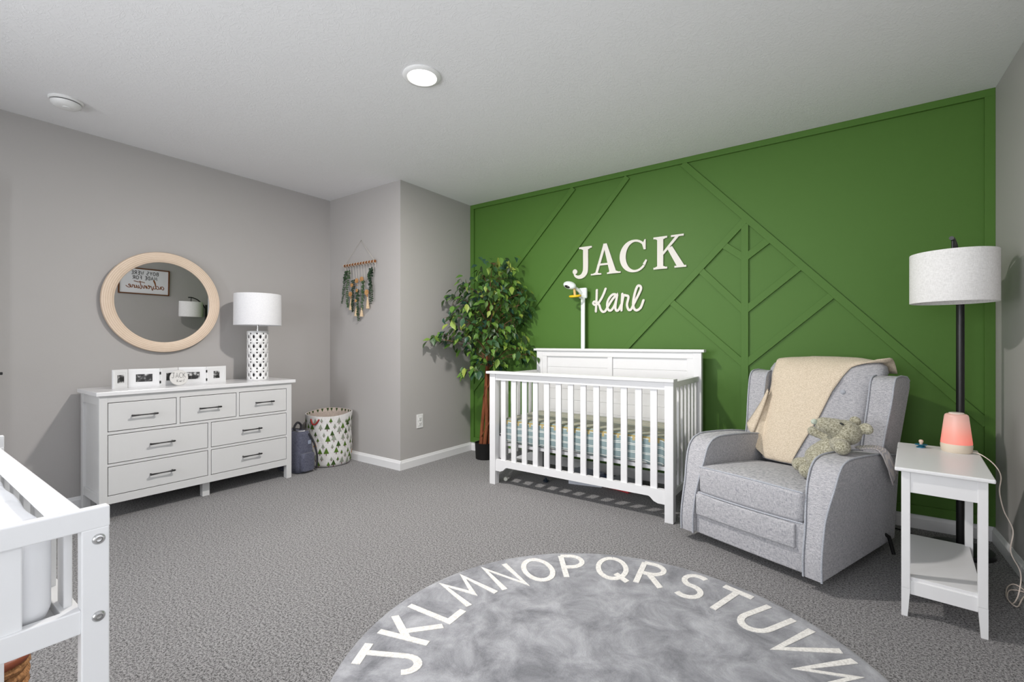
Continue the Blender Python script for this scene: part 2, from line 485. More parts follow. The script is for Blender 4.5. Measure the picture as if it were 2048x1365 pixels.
build('vent_ring', lathe(NB(), [(0, -.014), (.062, -.014), (.062, -.019), (0, -.019)], 40), M['outlet_dark'], sd, 40)
build('cover', lathe(NB(), [(0, -.019), (.066, -.019), (.064, -.030), (.052, -.040), (.035, -.044), (0, -.045)], 40), M['plastic'], sd, 40)
build('test_button', lathe(NB(), [(0, -.044), (.018, -.0445), (.017, -.048), (0, -.049)], 24, (.012, 0, 0)), M['plastic'], sd, 40)

# ------------------------------------------------------------------ dresser
dr = empty('dresser', (-3.77, 1.398, 0), 0, 'white seven-drawer dresser with black bar handles', 'dresser')
DX, DY = -3.77, 1.398
def dbox(bm, x0, x1, y0, y1, z0, z1, bev=.002): return box(bm, x0 - DX, x1 - DX, y0 - DY, y1 - DY, z0, z1, bev)
YA, YB_ = .810, 1.986
XFr, XBk = -3.57, -3.965
build('dresser_top', dbox(NB(), XBk - .012, XFr + .016, .795, 2.012, .757, .782, .003), M['whiteg'], dr)
for y0, y1 in ((YA, YA + .040), (YB_ - .040, YB_)):
    build('post', dbox(NB(), XFr - .045, XFr, y0, y1, 0, .757), M['dresser'], dr)
    build('post', dbox(NB(), XBk, XBk + .045, y0, y1, 0, .757), M['dresser'], dr)
for y0, y1 in ((YA + .014, YA + .026), (YB_ - .026, YB_ - .014)):
    build('side_panel', dbox(NB(), XBk + .04, XFr - .04, y0, y1, .15, .70, 0), M['dresser'], dr)
for y0, y1 in ((YA + .003, YA + .036), (YB_ - .036, YB_ - .003)):
    build('side_rail', dbox(NB(), XBk + .04, XFr - .04, y0, y1, .108, .162), M['dresser'], dr)
    build('side_rail', dbox(NB(), XBk + .04, XFr - .04, y0, y1, .70, .757), M['dresser'], dr)
build('back_panel', dbox(NB(), XBk + .01, XBk + .016, YA + .03, YB_ - .03, .12, .757, 0), M['dresser'], dr)
build('bottom_panel', dbox(NB(), XBk + .02, XFr - .02, YA + .03, YB_ - .03, .112, .124, 0), M['dresser'], dr)
for z0, z1 in ((.105, .153), (.330, .345), (.522, .538), (.715, .757)):
    build('front_rail', dbox(NB(), XFr - .022, XFr - .001, YA + .039, YB_ - .039, z0, z1, .001), M['dresser'], dr)
drawers = []
for (z0, z1, cells) in ((.540, .713, [(.851, 1.202), (1.222, 1.573), (1.593, 1.945)]), (.347, .520, [(.851, 1.388), (1.408, 1.945)]), (.155, .328, [(.851, 1.388), (1.408, 1.945)])):
    for i, (y0, y1) in enumerate(cells):
        if i:
            build('divider', dbox(NB(), XFr - .022, XFr - .001, cells[i - 1][1] + .0012, y0 - .0012, z0 - .002, z1 + .002, .001), M['dresser'], dr)
        d = build('drawer', dbox(NB(), XFr - .33, XFr - .002, y0 + .002, y1 - .002, z0 + .002, z1 - .002, .0015), M['dresser'], dr)
        yc, zc = (y0 + y1) / 2 - DY, (z0 + z1) / 2
        bm = NB(); x = XFr - DX; L = .069
        path = [(x - .002, -L, 0), (x + .020, -L, 0)]
        for s in (-1, 1):
            tube(bm, [(x - .003, yc + s * .058, zc), (x + .022, yc + s * .058, zc)], .0045, 8)
        tube(bm, [(x + .024, yc - L, zc), (x + .024, yc - L + .006, zc), (x + .024, yc - .045, zc), (x + .024, yc - .02, zc), (x + .024, yc + .02, zc), (x + .024, yc + .045, zc), (x + .024, yc + L - .006, zc), (x + .024, yc + L, zc)],
             [.004, .0062, .0052, .0038, .0038, .0052, .0062, .004], 10)
        build('handle', bm, M['black'], d, 50)
build('middle_foot', dbox(NB(), XFr - .10, XFr - .055, 1.375, 1.420, 0, .112), M['dresser'], dr)

# ------------------------------------------------------------------ round mirror
M['maple'] = None
m = mat('pale_wood_rings', srgb(226, 205, 183), 0.5, 0.3); t = NT(m)
tc = t.n('ShaderNodeTexCoord'); sp = t.n('ShaderNodeSeparateXYZ'); t.l(tc.outputs['Object'], sp.inputs[0])
rr = t.math('SQRT', t.math('ADD', t.math('MULTIPLY', sp.outputs[1], sp.outputs[1]), t.math('MULTIPLY', sp.outputs[2], sp.outputs[2])))
w_ = t.math('SINE', t.math('MULTIPLY', rr, 520.0)); nz = t.noise(t.coord((6, 6, 6)), 6.0, 3.0)
t.color(t.ramp(t.math('ADD', t.math('MULTIPLY', w_, .22), t.math('MULTIPLY_ADD', nz, .3, .35)), [(0.2, srgb(214, 190, 166)), (0.7, srgb(234, 214, 194))])); t.bump(w_, 0.4, 0.001)
M['maple'] = m
mi = empty('round_mirror', (XL + .012, 1.272, 1.368 - .355), 0, 'round wall mirror with a wide pale wood frame above the dresser', 'mirror')
TILT = 1.45
mi.rotation_euler = (0, R(TILT), 0)
mt = Matrix.Translation((0, 0, .355)) @ Matrix.Rotation(R(90), 4, 'Y')
build('frame', lathe(NB(), [(.288, .004), (.360, .004), (.362, .012), (.358, .022), (.345, .026), (.31, .024), (.292, .019), (.288, .014)], 96, mtx=Matrix.Rotation(R(90), 4, 'Y'), closed=True), M['maple'], mi, 40, loc=(0, 0, .355))
m = bpy.data.materials.new('mirror_glass'); m.use_nodes = True
b_ = m.node_tree.nodes['Principled BSDF']; b_.inputs['Base Color'].default_value = (.60, .60, .60, 1); b_.inputs['Metallic'].default_value = 1; b_.inputs['Roughness'].default_value = 0.008
M['mirror'] = m
build('mirror_glass', lathe(NB(), [(0, .004), (.295, .004), (.295, .012), (0, .012)], 96, mtx=mt), M['mirror'], mi)

# ------------------------------------------------------------------ table lamp with a pierced base
tl = empty('table_lamp', (-3.765, 1.818, .782), 0, 'white table lamp with a pierced ceramic base on the dresser', 'lamp')
M['ceramic'] = mat('white_ceramic', srgb(236, 236, 236), 0.15, 0.5)
M['linerdark'] = mat('lamp_inner_liner', srgb(120, 120, 122), 0.7)
bm = NB(); NCOL, NROW, RAD, HH = 10, 5, .0745, .384
Wc, Hr = 2 * PI * RAD / NCOL, (HH - .012) / NROW
loops = []
def loop(pts):
    vs = [bm.verts.new((p[0], p[1], 0)) for p in pts]
    for i in range(len(vs)): bm.edges.new((vs[i], vs[(i + 1) % len(vs)]))
TW = 2 * PI * RAD; nb = 60; mb = 50
loop([(TW * i / nb, 0) for i in range(nb)] + [(TW, HH * i / mb) for i in range(mb)] + [(TW * (1 - i / nb), HH) for i in range(nb)] + [(0, HH * (1 - i / mb)) for i in range(mb)])
for i in range(NCOL):
    for j in range(NROW):
        cx, cy = (i + .5) * Wc, .006 + (j + .5) * Hr
        loop([(cx + .0082 * math.cos(2 * PI * k / 16), cy + .0140 * math.sin(2 * PI * k / 16)) for k in range(16)])
        tx = cx + Wc * .5 - .0001
        if i == NCOL - 1: continue
        for s in (-1, 1):
            base = cy + s * (Hr / 2 - .0065); tip = cy + s * (Hr / 2 - .0200)
            loop([(tx - .0080, base), (tx + .0080, base), (tx + .002, tip), (tx - .002, tip)])
bmesh.ops.triangle_fill(bm, edges=bm.edges[:], use_beauty=True, use_dissolve=False)
for v in bm.verts:
    a = v.co.x / RAD + R(150); v.co = Vector((RAD * math.cos(a), RAD * math.sin(a), v.co.y))
bmesh.ops.remove_doubles(bm, verts=bm.verts[:], dist=1e-5)
lb = build('pierced_base', bm, M['ceramic'], tl, 60)
sm = lb.modifiers.new('wall', 'SOLIDIFY'); sm.thickness = .005; sm.offset = 0
build('foot_disc', lathe(NB(), [(0, 0), (.074, 0), (.074, .005), (0, .005)], 40), M['ceramic'], tl, 40)
build('liner', lathe(NB(), [(0, .006), (.045, .006), (.045, .376), (0, .376)], 32), M['linerdark'], tl, 40)
build('cap', lathe(NB(), [(0, .380), (.0745, .380), (.074, .386), (.02, .388), (0, .388)], 40), M['ceramic'], tl, 40)
build('neck', lathe(NB(), [(0, .386), (.009, .386), (.009, .400), (.0065, .402), (.0065, .50), (0, .50)], 20), M['chrome'], tl, 40)
M['shade'] = fabric('white_linen_shade', srgb(240, 240, 242), srgb(228, 228, 232), 500, 0.06, 0.9, 6)
build('lamp_shade', lathe(NB(), [(.168, .432), (.1685, .434), (.1665, .675), (.166, .677), (.1645, .675), (.1665, .434)], 64, closed=True), M['shade'], tl, 40)
bm = NB()
for k in range(3):
    a = 2 * PI * k / 3; tube(bm, [(0, 0, .5), (.166 * math.cos(a), .166 * math.sin(a), .66)], .0015, 6)
build('spider', bm, M['chrome'], tl)

# ------------------------------------------------------------------ folding photo frame and plaque on the dresser
def photomat(name, seed, white=.55):
    m = mat(name, (.1, .1, .1), 0.3); t = NT(m); v = t.coord((1, 1, 1))
    n = t.n('ShaderNodeTexNoise'); n.noise_dimensions = '4D'; n.inputs['W'].default_value = seed; n.inputs['Scale'].default_value = 38; n.inputs['Detail'].default_value = 3
    t.l(v, n.inputs['Vector'])
    t.color(t.ramp(n.outputs['Fac'], [(white - .06, (.02, .02, .02)), (white + .02, (.08, .08, .08)), (white + .12, (.65, .65, .65))]))
    return m
ff = empty('folding_photo_frame', (-3.755, 1.25, .782), 0, 'white five-panel folding photo frame with black and white pictures', 'photo frame')
FP = [(-3.742, .919), (-3.79, 1.006), (-3.742, 1.166), (-3.79, 1.287), (-3.722, 1.438), (-3.752, 1.582)]
FH = .121
for i in range(5):
    a, b = Vector(FP[i]), Vector(FP[i + 1]); d = (b - a); L = d.length - .003; an = math.atan2(d.y, d.x)
    p = build('panel', box(NB(), 0, L, 0, .012, 0, FH, .0012), M['white'], ff, loc=(a.x + 3.755, a.y - 1.25, 0), rot=(0, 0, an))
    land = i in (1, 3)
    pw, ph = ((.086, .050) if land else (.044, .052)); q = .016
    fr = NB()
    for (u0, u1, z0, z1) in ((.008, L - .008, .008, .020), (.008, L - .008, FH - .020, FH - .008), (.008, .016, .02, FH - .02), (L - .016, L - .008, .02, FH - .02)):
        box(fr, u0, u1, -.002, .0, z0, z1)
    build('mat_board', fr, M['white'], p)
    build('photo', box(NB(), L / 2 - pw / 2, L / 2 + pw / 2, -.0015, 0, FH / 2 - ph / 2, FH / 2 + ph / 2), photomat('photo_print_%d' % i, i * 3.7 + 1.3, .50 + .04 * (i % 3)), p)
    if i in (2, 4):
        for z in (.028, .088):
            build('hinge', box(NB(), -.004, .004, -.002, .006, z - .009, z + .009, .001), M['black'], p)
M['slice'] = painted('whitewashed_wood', srgb(212, 210, 207), 0.7, 60, .1)
M['ink'] = mat('dark_ink', (.05, .05, .05), 0.7)
pq = empty('round_plaque', (-3.712, 1.262, .782), R(-8), 'small round whitewashed plaque lettered JACK in front of the folding frame', 'plaque')
bm = NB(); PR = .052
lathe(bm, [(0, 0), (PR, 0), (PR + .001, .004), (PR - .001, .008), (0, .008)], 40, mtx=Matrix.Translation((.004, 0, PR + .001)) @ Matrix.Rotation(R(90 - 8), 4, 'Y'))
build('disc', bm, M['slice'], pq, 40)
tm = Matrix.Translation((.004, 0, PR + .001)) @ Matrix.Rotation(R(90 - 8), 4, 'Y')
def pfn(u, v, t): return tm @ Vector((-v, u, t))
bm = NB(); x0 = -.040
for ch in 'JACK':
    for s in GL[ch]: stroke(bm, [(x0 + p[0] * .022, -.001 + p[1] * .034) for p in s], .0022, pfn, .0078, .0086, False)
    x0 += glyph_w(ch) * .022 + .005
for pts in ([(-.012, -.012), (-.013, -.030)], [(-.004, -.014), (-.013, -.022), (-.004, -.030)], [(.006, -.020), (.001, -.026), (.006, -.029), (.008, -.02), (.009, -.03)], [(.013, -.030), (.014, -.02), (.019, -.021)], [(.024, -.030), (.029, -.010)]):
    stroke(bm, pts, .0016, pfn, .0078, .0086, False)
build('lettering', bm, M['ink'], pq)

# ------------------------------------------------------------------ laundry basket with tree print
M['canvas'] = fabric('white_canvas', srgb(226, 224, 222), srgb(205, 203, 201), 260, .2, .9, 3)
M['canvas_in'] = fabric('blush_canvas_lining', srgb(214, 200, 190), srgb(190, 176, 166), 260, .2, .9, 3)
TREEC = {'green': srgb(82, 112, 44), 'dark': srgb(62, 84, 44), 'grey': srgb(146, 152, 138), 'orange': srgb(196, 136, 52)}
for k, c in TREEC.items(): M['tree_' + k] = mat('print_' + k, c, .9, .1)
M['trunkred'] = mat('print_trunk', srgb(92, 44, 40), .9, .1)
lb_ = empty('laundry_basket', (-3.735, 2.425, 0), 0, 'white fabric laundry basket printed with green, grey and orange trees', 'basket')
def brad(z): return .183 + .014 * min(1, z / .3) + (.006 * math.sin(z * 14))
NSEG = 64
bm = NB()
prof = [(.0, .002), (.165, .002), (.180, .010)] + [(brad(z), z) for z in (.03, .09, .15, .21, .27, .33, .39)]
rings = []
def rimz(a): return .455 + .012 * math.cos(a - 2.2) + .004 * math.sin(3 * a)
for r, z in prof: rings.append([(r, z)] * NSEG)
rings.append([(brad(.44) + .001, rimz(2 * PI * k / NSEG) - .012) for k in range(NSEG)])
rings.append([(brad(.45), rimz(2 * PI * k / NSEG)) for k in range(NSEG)])
rings.append([(brad(.45) - .006, rimz(2 * PI * k / NSEG)) for k in range(NSEG)])
outer = rings
vr = []
for ring in outer:
    vr.append([bm.verts.new(((r + .0015 * math.sin(5 * 2 * PI * k / NSEG + z * 20)) * math.cos(2 * PI * k / NSEG), (r + .0015 * math.sin(5 * 2 * PI * k / NSEG + z * 20)) * math.sin(2 * PI * k / NSEG), z)) for k, (r, z) in enumerate(ring)])
for i in range(1, len(vr)):
    for k in range(NSEG): bm.faces.new((vr[i - 1][k], vr[i - 1][(k + 1) % NSEG], vr[i][(k + 1) % NSEG], vr[i][k])) if i > 1 else None
bm.faces.new(vr[1][::-1])
for v in vr[0]: bm.verts.remove(v)
build('fabric_wall', bm, M['canvas'], lb_, 50)
bm = NB()
lathe(bm, [(.172, .43), (.178, .30), (.172, .05), (0, .03), (0, .028), (.176, .046), (.182, .30), (.178, .436)], 48)
vs = [v for v in bm.verts]
build('lining', bm, M['canvas_in'], lb_, 50)
bm = NB()   # folded inner cuff
A, B = [], []
for k in range(NSEG):
    a = 2 * PI * k / NSEG; r = brad(.45) - .006
    A.append(bm.verts.new((r * math.cos(a), r * math.sin(a), rimz(a) - .001))); B.append(bm.verts.new(((r - .008) * math.cos(a), (r - .008) * math.sin(a), rimz(a) - .05)))
for k in range(NSEG): bm.faces.new((A[k], A[(k + 1) % NSEG], B[(k + 1) % NSEG], B[k]))
build('inner_cuff', bm, M['canvas_in'], lb_, 50)
rt = random.Random(11)
for row in range(8):
    for c in range(19):
        a = 2 * PI * (c + (row % 2) * .5 + rt.uniform(-.2, .2)) / 19
        sc = rt.choice((.62, .75, .9, 1.0, 1.1)); zz = .008 + row * .053 + rt.uniform(-.012, .012)
        col = rt.choices(('green', 'dark', 'grey', 'orange'), (5, 2.2, 3.2, .7))[0]
        hw, h, tk = .0200 * sc, .048 * sc, .015 * sc
        zz = max(.006, min(zz, .430 - tk - h))
        def pf(u, v, a=a, zz=zz, off=.0022):
            r = max(brad(zz + v), .184) + .0015 * math.sin(5 * a + (zz + v) * 20) + off; q = a + u / r; return (r * math.cos(q), r * math.sin(q), zz + v)
        bm = NB()
        _, f1 = add_mesh(bm, [pf(-hw, tk), pf(0, tk), pf(hw, tk), pf(0, tk + h), pf(-hw / 2, tk + h / 2), pf(hw / 2, tk + h / 2), pf(0, tk + h / 2)], [(0, 1, 6, 4), (1, 2, 5, 6), (4, 6, 3), (6, 5, 3)])
        _, f2 = add_mesh(bm, [pf(-.0028, 0), pf(.0028, 0), pf(.0028, tk), pf(-.0028, tk)], [(0, 1, 2, 3)])
        f2[0].material_index = 1
        o = build('tree_print', bm, M['tree_' + col], lb_); o.data.materials.append(M['trunkred'])
bm = NB()
for c in range(26):   # upside-down print on the folded cuff
    a = 2 * PI * (c + rt.uniform(-.2, .2)) / 26; r = brad(.45) - .0095
    def pf(u, v): q = a + u / r; return ((r - (.02 - v) * .15) * math.cos(q), (r - (.02 - v) * .15) * math.sin(q), rimz(a) - .028 + v)
    add_mesh(bm, [pf(-.011, .024), pf(.011, .024), pf(0, -.008)], [(0, 1, 2)])
tag(build('cuff_print', bm, M['tree_dark'], lb_), None, None, None, 'stuff')
M['redrope'] = mat('red_webbing', srgb(150, 40, 36), .8)
M['darkhandle'] = mat('dark_webbing', srgb(70, 52, 50), .8)
bm = NB(); a0 = R(-68); pts = []
for k in range(13):
    q = -1 + 2 * k / 12; a = a0 + q * .20; r = brad(.40) + .006 + .010 * (1 - q * q)
    pts.append((r * math.cos(a), r * math.sin(a), .420 - .045 * (1 - q * q)))
tube(bm, pts, .0065, 8); build('handle', bm, M['redrope'], lb_, 60)
bm = NB(); a0 = R(112); pts = []
for k in range(13):
    q = -1 + 2 * k / 12; a = a0 + q * .20; r = brad(.40) + .006 + .008 * (1 - q * q)
    pts.append((r * math.cos(a), r * math.sin(a), .420 - .045 * (1 - q * q)))
tube(bm, pts, .0065, 8); build('handle', bm, M['redrope'], lb_, 60)

# ------------------------------------------------------------------ diaper bag between dresser and basket
M['denim'] = fabric('slate_bag_fabric', srgb(104, 106, 122), srgb(74, 76, 92), 330, .3, .85, 5)
M['bagdark'] = mat('dark_grey_strap', srgb(56, 56, 60), .8, .2)
bg = empty('diaper_bag', (-3.74, 2.11, 0), R(8), 'slate grey fabric bag standing between the dresser and the laundry basket', 'bag')
def ringloft(bm, rings, cap=True):
    vr = [[bm.verts.new(p) for p in r] for r in rings]; n = len(rings[0])
    for i in range(len(vr) - 1):
        for k in range(n): bm.faces.new((vr[i][k], vr[i][(k + 1) % n], vr[i + 1][(k + 1) % n], vr[i + 1][k]))
    if cap: bm.faces.new(vr[0][::-1]); bm.faces.new(vr[-1])
def sring(cx, cy, z, hx, hy, e=4.0, n=32, dz=None):
    out = []
    for k in range(n):
        a = 2 * PI * k / n; c, s = math.cos(a), math.sin(a)
        x = cx + hx * math.copysign(abs(c) ** (2 / e), c); y = cy + hy * math.copysign(abs(s) ** (2 / e), s)
        out.append((x, y, z + (dz(x, y) if dz else 0)))
    return out
bm = NB()
ringloft(bm, [sring(0, 0, z, hx, hy, 5) for z, hx, hy in ((.001, .125, .070), (.012, .14, .082), (.06, .145, .088), (.16, .143, .086), (.26, .138, .076), (.32, .13, .062), (.340, .122, .050))])
build('body', bm, M['denim'], bg, 50)
bm = NB(); ringloft(bm, [sring(.148, 0, z, .028, hy, 4, 24) for z, hy in ((.02, .05), (.03, .062), (.12, .064), (.16, .060), (.165, .045))]); build('front_pocket', bm, M['denim'], bg, 50)
bm = NB(); tube(bm, catmull([(.03, -.02, .335), (.03, -.03, .37), (.03, .0, .405), (.03, .035, .38), (.03, .03, .335)], 5), .009, 8); build('carry_handle', bm, M['bagdark'], bg, 60)
bm = NB(); tube(bm, catmull([(.135, .03, .32), (.165, .055, .24), (.18, .075, .12), (.165, .08, .02)], 5), .008, 6); build('strap', bm, M['bagdark'], bg, 60)
bm = NB(); box(bm, .128, .146, .018, .044, .23, .262, .003); build('luggage_tag', bm, mat('pale_blue_tag', srgb(150, 158, 176), .6), bg)
bm = NB(); tube(bm, [(-.1, -.045, .343), (.1, -.045, .343), (.12, 0, .343), (.1, .045, .343), (-.1, .045, .343), (-.12, 0, .343)], .003, 6, closed=True); build('zip', bm, M['chrome'], bg)

# ------------------------------------------------------------------ wall hanging
wh = empty('wall_hanging', (-3.55, YF, 1.28), 0, 'wooden dowel wall hanging with eucalyptus strands, wood slices and tassels', 'wall hanging')
def hp(x, z, y=-.024): return (x + 3.55, y, z - 1.28)
M['dowel'] = wooden('walnut_dowel', srgb(150, 96, 52), srgb(110, 66, 34))
M['cord'] = mat('cotton_cord', srgb(206, 200, 190), .95)
M['sliceW'] = wooden('wood_slice', srgb(206, 160, 108), srgb(166, 116, 68), (12, 12, 12))
M['tassel'] = fabric('cream_tassel', srgb(220, 198, 168), srgb(190, 164, 130), 300, .4, .95, 12)
bm = NB(); tube(bm, [hp(-3.766, 1.789), hp(-3.316, 1.793)], .0125, 16); build('dowel', bm, M['dowel'], wh, 50)
bm = NB()
for k in range(12):
    x = -3.757 + .0395 * k
    tube(bm, [hp(x + .0135 * 0 + 0, 1.7892 + .0145 * math.sin(2 * PI * j / 14), -.024 + .0145 * math.cos(2 * PI * j / 14)) for j in range(14)], .0028, 6, closed=True)
build('cord_wrap', bm, M['cord'], wh, 60)
bm = NB(); tube(bm, [hp(-3.757, 1.797), hp(-3.54, 2.004, -.006), hp(-3.325, 1.80)], .0016, 6); build('hanging_cord', bm, M['cord'], wh, 60)
build('nail', lathe(NB(), [(0, 0), (.004, 0), (.004, .008), (0, .008)], 10, mtx=Matrix.Translation(hp(-3.54, 2.004, 0)) @ Matrix.Rotation(R(90), 4, 'X')), M['chrome'], wh)
bm = NB(); tube(bm, catmull([hp(-3.325, 1.785), hp(-3.312, 1.765), hp(-3.318, 1.745), hp(-3.302, 1.733)], 4), .002, 6); tube(bm, catmull([hp(-3.745, 1.78), hp(-3.735, 1.765), hp(-3.75, 1.75)], 4), .002, 6)
build('loose_end', bm, M['cord'], wh, 60)
bm = NB()
for k, zb in enumerate((1.72, 1.70, 1.61, 1.64, 1.64, 1.55, 1.66, 1.53, 1.62, 1.70, 1.70)):
    x = -3.737 + .0395 * k; tube(bm, [hp(x, 1.785, -.034), hp(x, zb, -.02)], .0013, 5)
build('strings', bm, M['cord'], wh, 60)
M['euc'] = [mat('eucalyptus_%d' % i, c, .7, .2) for i, c in enumerate((srgb(52, 72, 50), srgb(70, 92, 64), srgb(40, 58, 44)))]
re_ = random.Random(3)
STR = [[(-3.724, 1.735), (-3.753, 1.652), (-3.768, 1.542), (-3.793, 1.445)], [(-3.687, 1.732), (-3.707, 1.587), (-3.712, 1.465), (-3.702, 1.404)], [(-3.618, 1.641), (-3.628, 1.521), (-3.633, 1.425), (-3.633, 1.358)], [(-3.56, 1.547), (-3.555, 1.457), (-3.553, 1.367), (-3.546, 1.277)], [(-3.47, 1.63), (-3.484, 1.542), (-3.489, 1.453), (-3.493, 1.365)], [(-3.368, 1.727), (-3.377, 1.622), (-3.382, 1.535), (-3.377, 1.424)], [(-3.364, 1.714), (-3.396, 1.653), (-3.359, 1.563), (-3.355, 1.446)]]
for si, s in enumerate(STR):
    bm = NB(); path = catmull([hp(*p) for p in s], 7)
    tube(bm, path, .0012, 5)
    for i, p in enumerate(path):
        t = i / (len(path) - 1)
        for sgn in (-1, 1):
            r = (.0135 - .006 * t) * re_.uniform(.8, 1.15)
            d = Vector((sgn, re_.uniform(-.6, .1), re_.uniform(-.1, .6))).normalized(); c = p + d * r * 1.05
            u = d; w = Vector((0, -1, 0)).cross(u).normalized() if abs(u.y) < .9 else Vector((0, 0, 1))
            w = (w + Vector((0, -.7 * re_.random(), 0))).normalized()
            vs = [bm.verts.new(c + u * (r * math.cos(2 * PI * k / 7)) + w * (r * .75 * math.sin(2 * PI * k / 7))) for k in range(7)]
            bm.faces.new(vs)
    build('eucalyptus_strand', bm, M['euc'][si % 3], wh)
for x, z, r in [(-3.57, 1.639, 0.022), (-3.498, 1.647, 0.023), (-3.641, 1.604, 0.018), (-3.663, 1.523, 0.023), (-3.428, 1.525, 0.025), (-3.567, 1.55, 0.016), (-3.582, 1.458, 0.014), (-3.567, 1.598, .006), (-3.655, 1.49, .008), (-3.424, 1.492, .008)]:
    if r > .01: build('wood_slice', lathe(NB(), [(0, 0), (r, 0), (r * 1.04, .003), (r, .006), (0, .006)], 20, mtx=Matrix.Translation(hp(x, z, -.026)) @ Matrix.Rotation(R(90), 4, 'X')), M['sliceW'], wh, 40)
    else: build('bead', lathe(NB(), [(0, -r), (r * .7, -r * .7), (r, 0), (r * .7, r * .7), (0, r)], 12, hp(x, z, -.026)), M['sliceW'], wh, 80)
for x0, z0, x1, z1 in [(-3.658, 1.481, -3.663, 1.378), (-3.421, 1.485, -3.417, 1.379), (-3.579, 1.41, -3.586, 1.318), (-3.503, 1.395, -3.505, 1.312)]:
    bm = NB(); a, b = Vector(hp(x0, z0)), Vector(hp(x1, z1))
    tube(bm, [a, a.lerp(b, .12), a.lerp(b, .22), a.lerp(b, .3), a.lerp(b, .7), b], [.004, .007, .0055, .009, .0135, .017], 14); build('tassel', bm, M['tassel'], wh, 60)

# ------------------------------------------------------------------ wall outlet
ot = empty('wall_outlet', (XF, 2.843, .386), 0, 'white duplex wall outlet on the boxed-out corner', 'outlet')
build('cover_plate', box(NB(), 0, .006, -.036, .036, -.060, .060, .002), M['plastic'], ot)
for z in (-.022, .022):
    p = build('socket', box(NB(), .005, .0085, -.017, .017, z - .015, z + .015, .003), M['plastic'], ot)
    bm = NB(); box(bm, .008, .0090, -.009, -.006, z - .004, z + .006); box(bm, .008, .0090, .006, .009, z - .004, z + .006); box(bm, .008, .0090, -.002, .002, z - .011, z - .007); build('slot', bm, M['outlet_dark'], p)
build('screw', lathe(NB(), [(0, .0), (.003, .0), (.003, .0075), (0, .0075)], 10, mtx=Matrix.Rotation(R(90), 4, 'Y')), M['chrome'], ot)

# ------------------------------------------------------------------ crib
cr = empty('crib', (-1.489, 3.09, 0), 0, 'white wooden crib with a tall panelled headboard', 'crib')
CX, CY = -1.489, 3.09
def cbox(bm, x0, x1, y0, y1, z0, z1, bev=.002): return box(bm, x0 - CX, x1 - CX, y0 - CY, y1 - CY, z0, z1, bev)
YC = 2.775
for x0, x1 in ((-2.180, -2.128), (-.852, -.800)):
    build('post', cbox(NB(), x0, x1, YC, YC + .052, 0, .842), M['white'], cr)
build('top_rail_cap', cbox(NB(), -2.203, -.793, YC - .018, YC + .062, .840, .859, .003), M['white'], cr)
build('front_top_rail', cbox(NB(), -2.13, -.85, YC + .008, YC + .042, .792, .841), M['white'], cr)
# front bottom rail with shaped apron
bm = NB(); x0, x1 = -2.130 - CX, -.850 - CX
pl = [(x0, .19), (x0, .104), (x0 + .045, .104)] + [(x0 + .060 + .045 * k / 6, .110 + .030 * (0.5 - 0.5 * math.cos(PI * k / 6))) for k in range(7)]
pr_ = [(x0 + x1 - u, v) for u, v in pl[::-1]]
prism(bm, pl + pr_, lambda u, v, t: (u, t, v), YC + .008 - CY, YC + .040 - CY)
build('front_bottom_rail', bm, M['white'], cr)
sl = NB(); box(sl, -.0208, .0208, -.007, .007, .188, .794, .002); sl = build('slat', sl, M['white'], cr)
for k in range(13):
    o = sl if k == 0 else dup(sl, cr)
    o.location = (-2.0635 + .0950 * k - CX, YC + .024 - CY, 0)
s2 = None
for x in (-2.158, -.822):
    build('side_top_rail', cbox(NB(), x - .017, x + .017, YC + .05, 3.41, .803, .840), M['white'], cr)
    build('side_bottom_rail', cbox(NB(), x - .014, x + .014, YC + .05, 3.41, .147, .187), M['white'], cr)
    for k in range(7):
        if s2 is None:
            bm = NB(); box(bm, -.007, .007, -.0175, .0175, .185, .805, .002); o = s2 = build('slat', bm, M['white'], cr)
        else: o = dup(s2, cr)
        o.location = (x - CX, 2.879 + .0858 * k - CY, 0)
for x0, x1 in ((-2.152, -2.095), (-.845, -.788)):
    build('headboard_post', cbox(NB(), x0, x1, 3.405, 3.450, 0, 1.008), M['white'], cr)
build('headboard_cap', cbox(NB(), -2.178, -.768, 3.392, 3.462, 1.008, 1.028, .003), M['white'], cr)
build('headboard_rail', cbox(NB(), -2.10, -.84, 3.408, 3.446, .962, 1.009), M['white'], cr)
build('headboard_rail', cbox(NB(), -2.10, -.84, 3.408, 3.446, .15, .235), M['white'], cr)
for x0, x1 in ((-2.10, -2.052), (-1.496, -1.455), (-.888, -.84)):
    build('headboard_stile', cbox(NB(), x0, x1, 3.410, 3.446, .23, .963), M['white'], cr)
for x0, x1 in ((-2.054, -1.494), (-1.457, -.886)):
    z = .233
    while z < .955:
        build('plank', cbox(NB(), x0, x1, 3.424, 3.440, z, min(z + .0905, .964), .0012), M['white'], cr); z += .0915
M['zinc'] = mat('white_steel', srgb(206, 206, 208), .4, .5)
bm = NB()
for y in (2.835, 3.365): bar(bm, (-2.115 - CX, y - CY, .305), (-.862 - CX, y - CY, .305), .004, .024)
for x in (-2.115, -.862): bar(bm, (x - CX, 2.835 - CY, .305), (x - CX, 3.365 - CY, .305), .004, .024)
for k in range(1, 12): tube(bm, [(-2.115 + 1.253 * k / 12 - CX, 2.835 - CY, .308), (-2.115 + 1.253 * k / 12 - CX, 3.365 - CY, .308)], .0025, 6)
for k in range(1, 5): tube(bm, [(-2.115 - CX, 2.835 + .53 * k / 5 - CY, .308), (-.862 - CX, 2.835 + .53 * k / 5 - CY, .308)], .0025, 6)
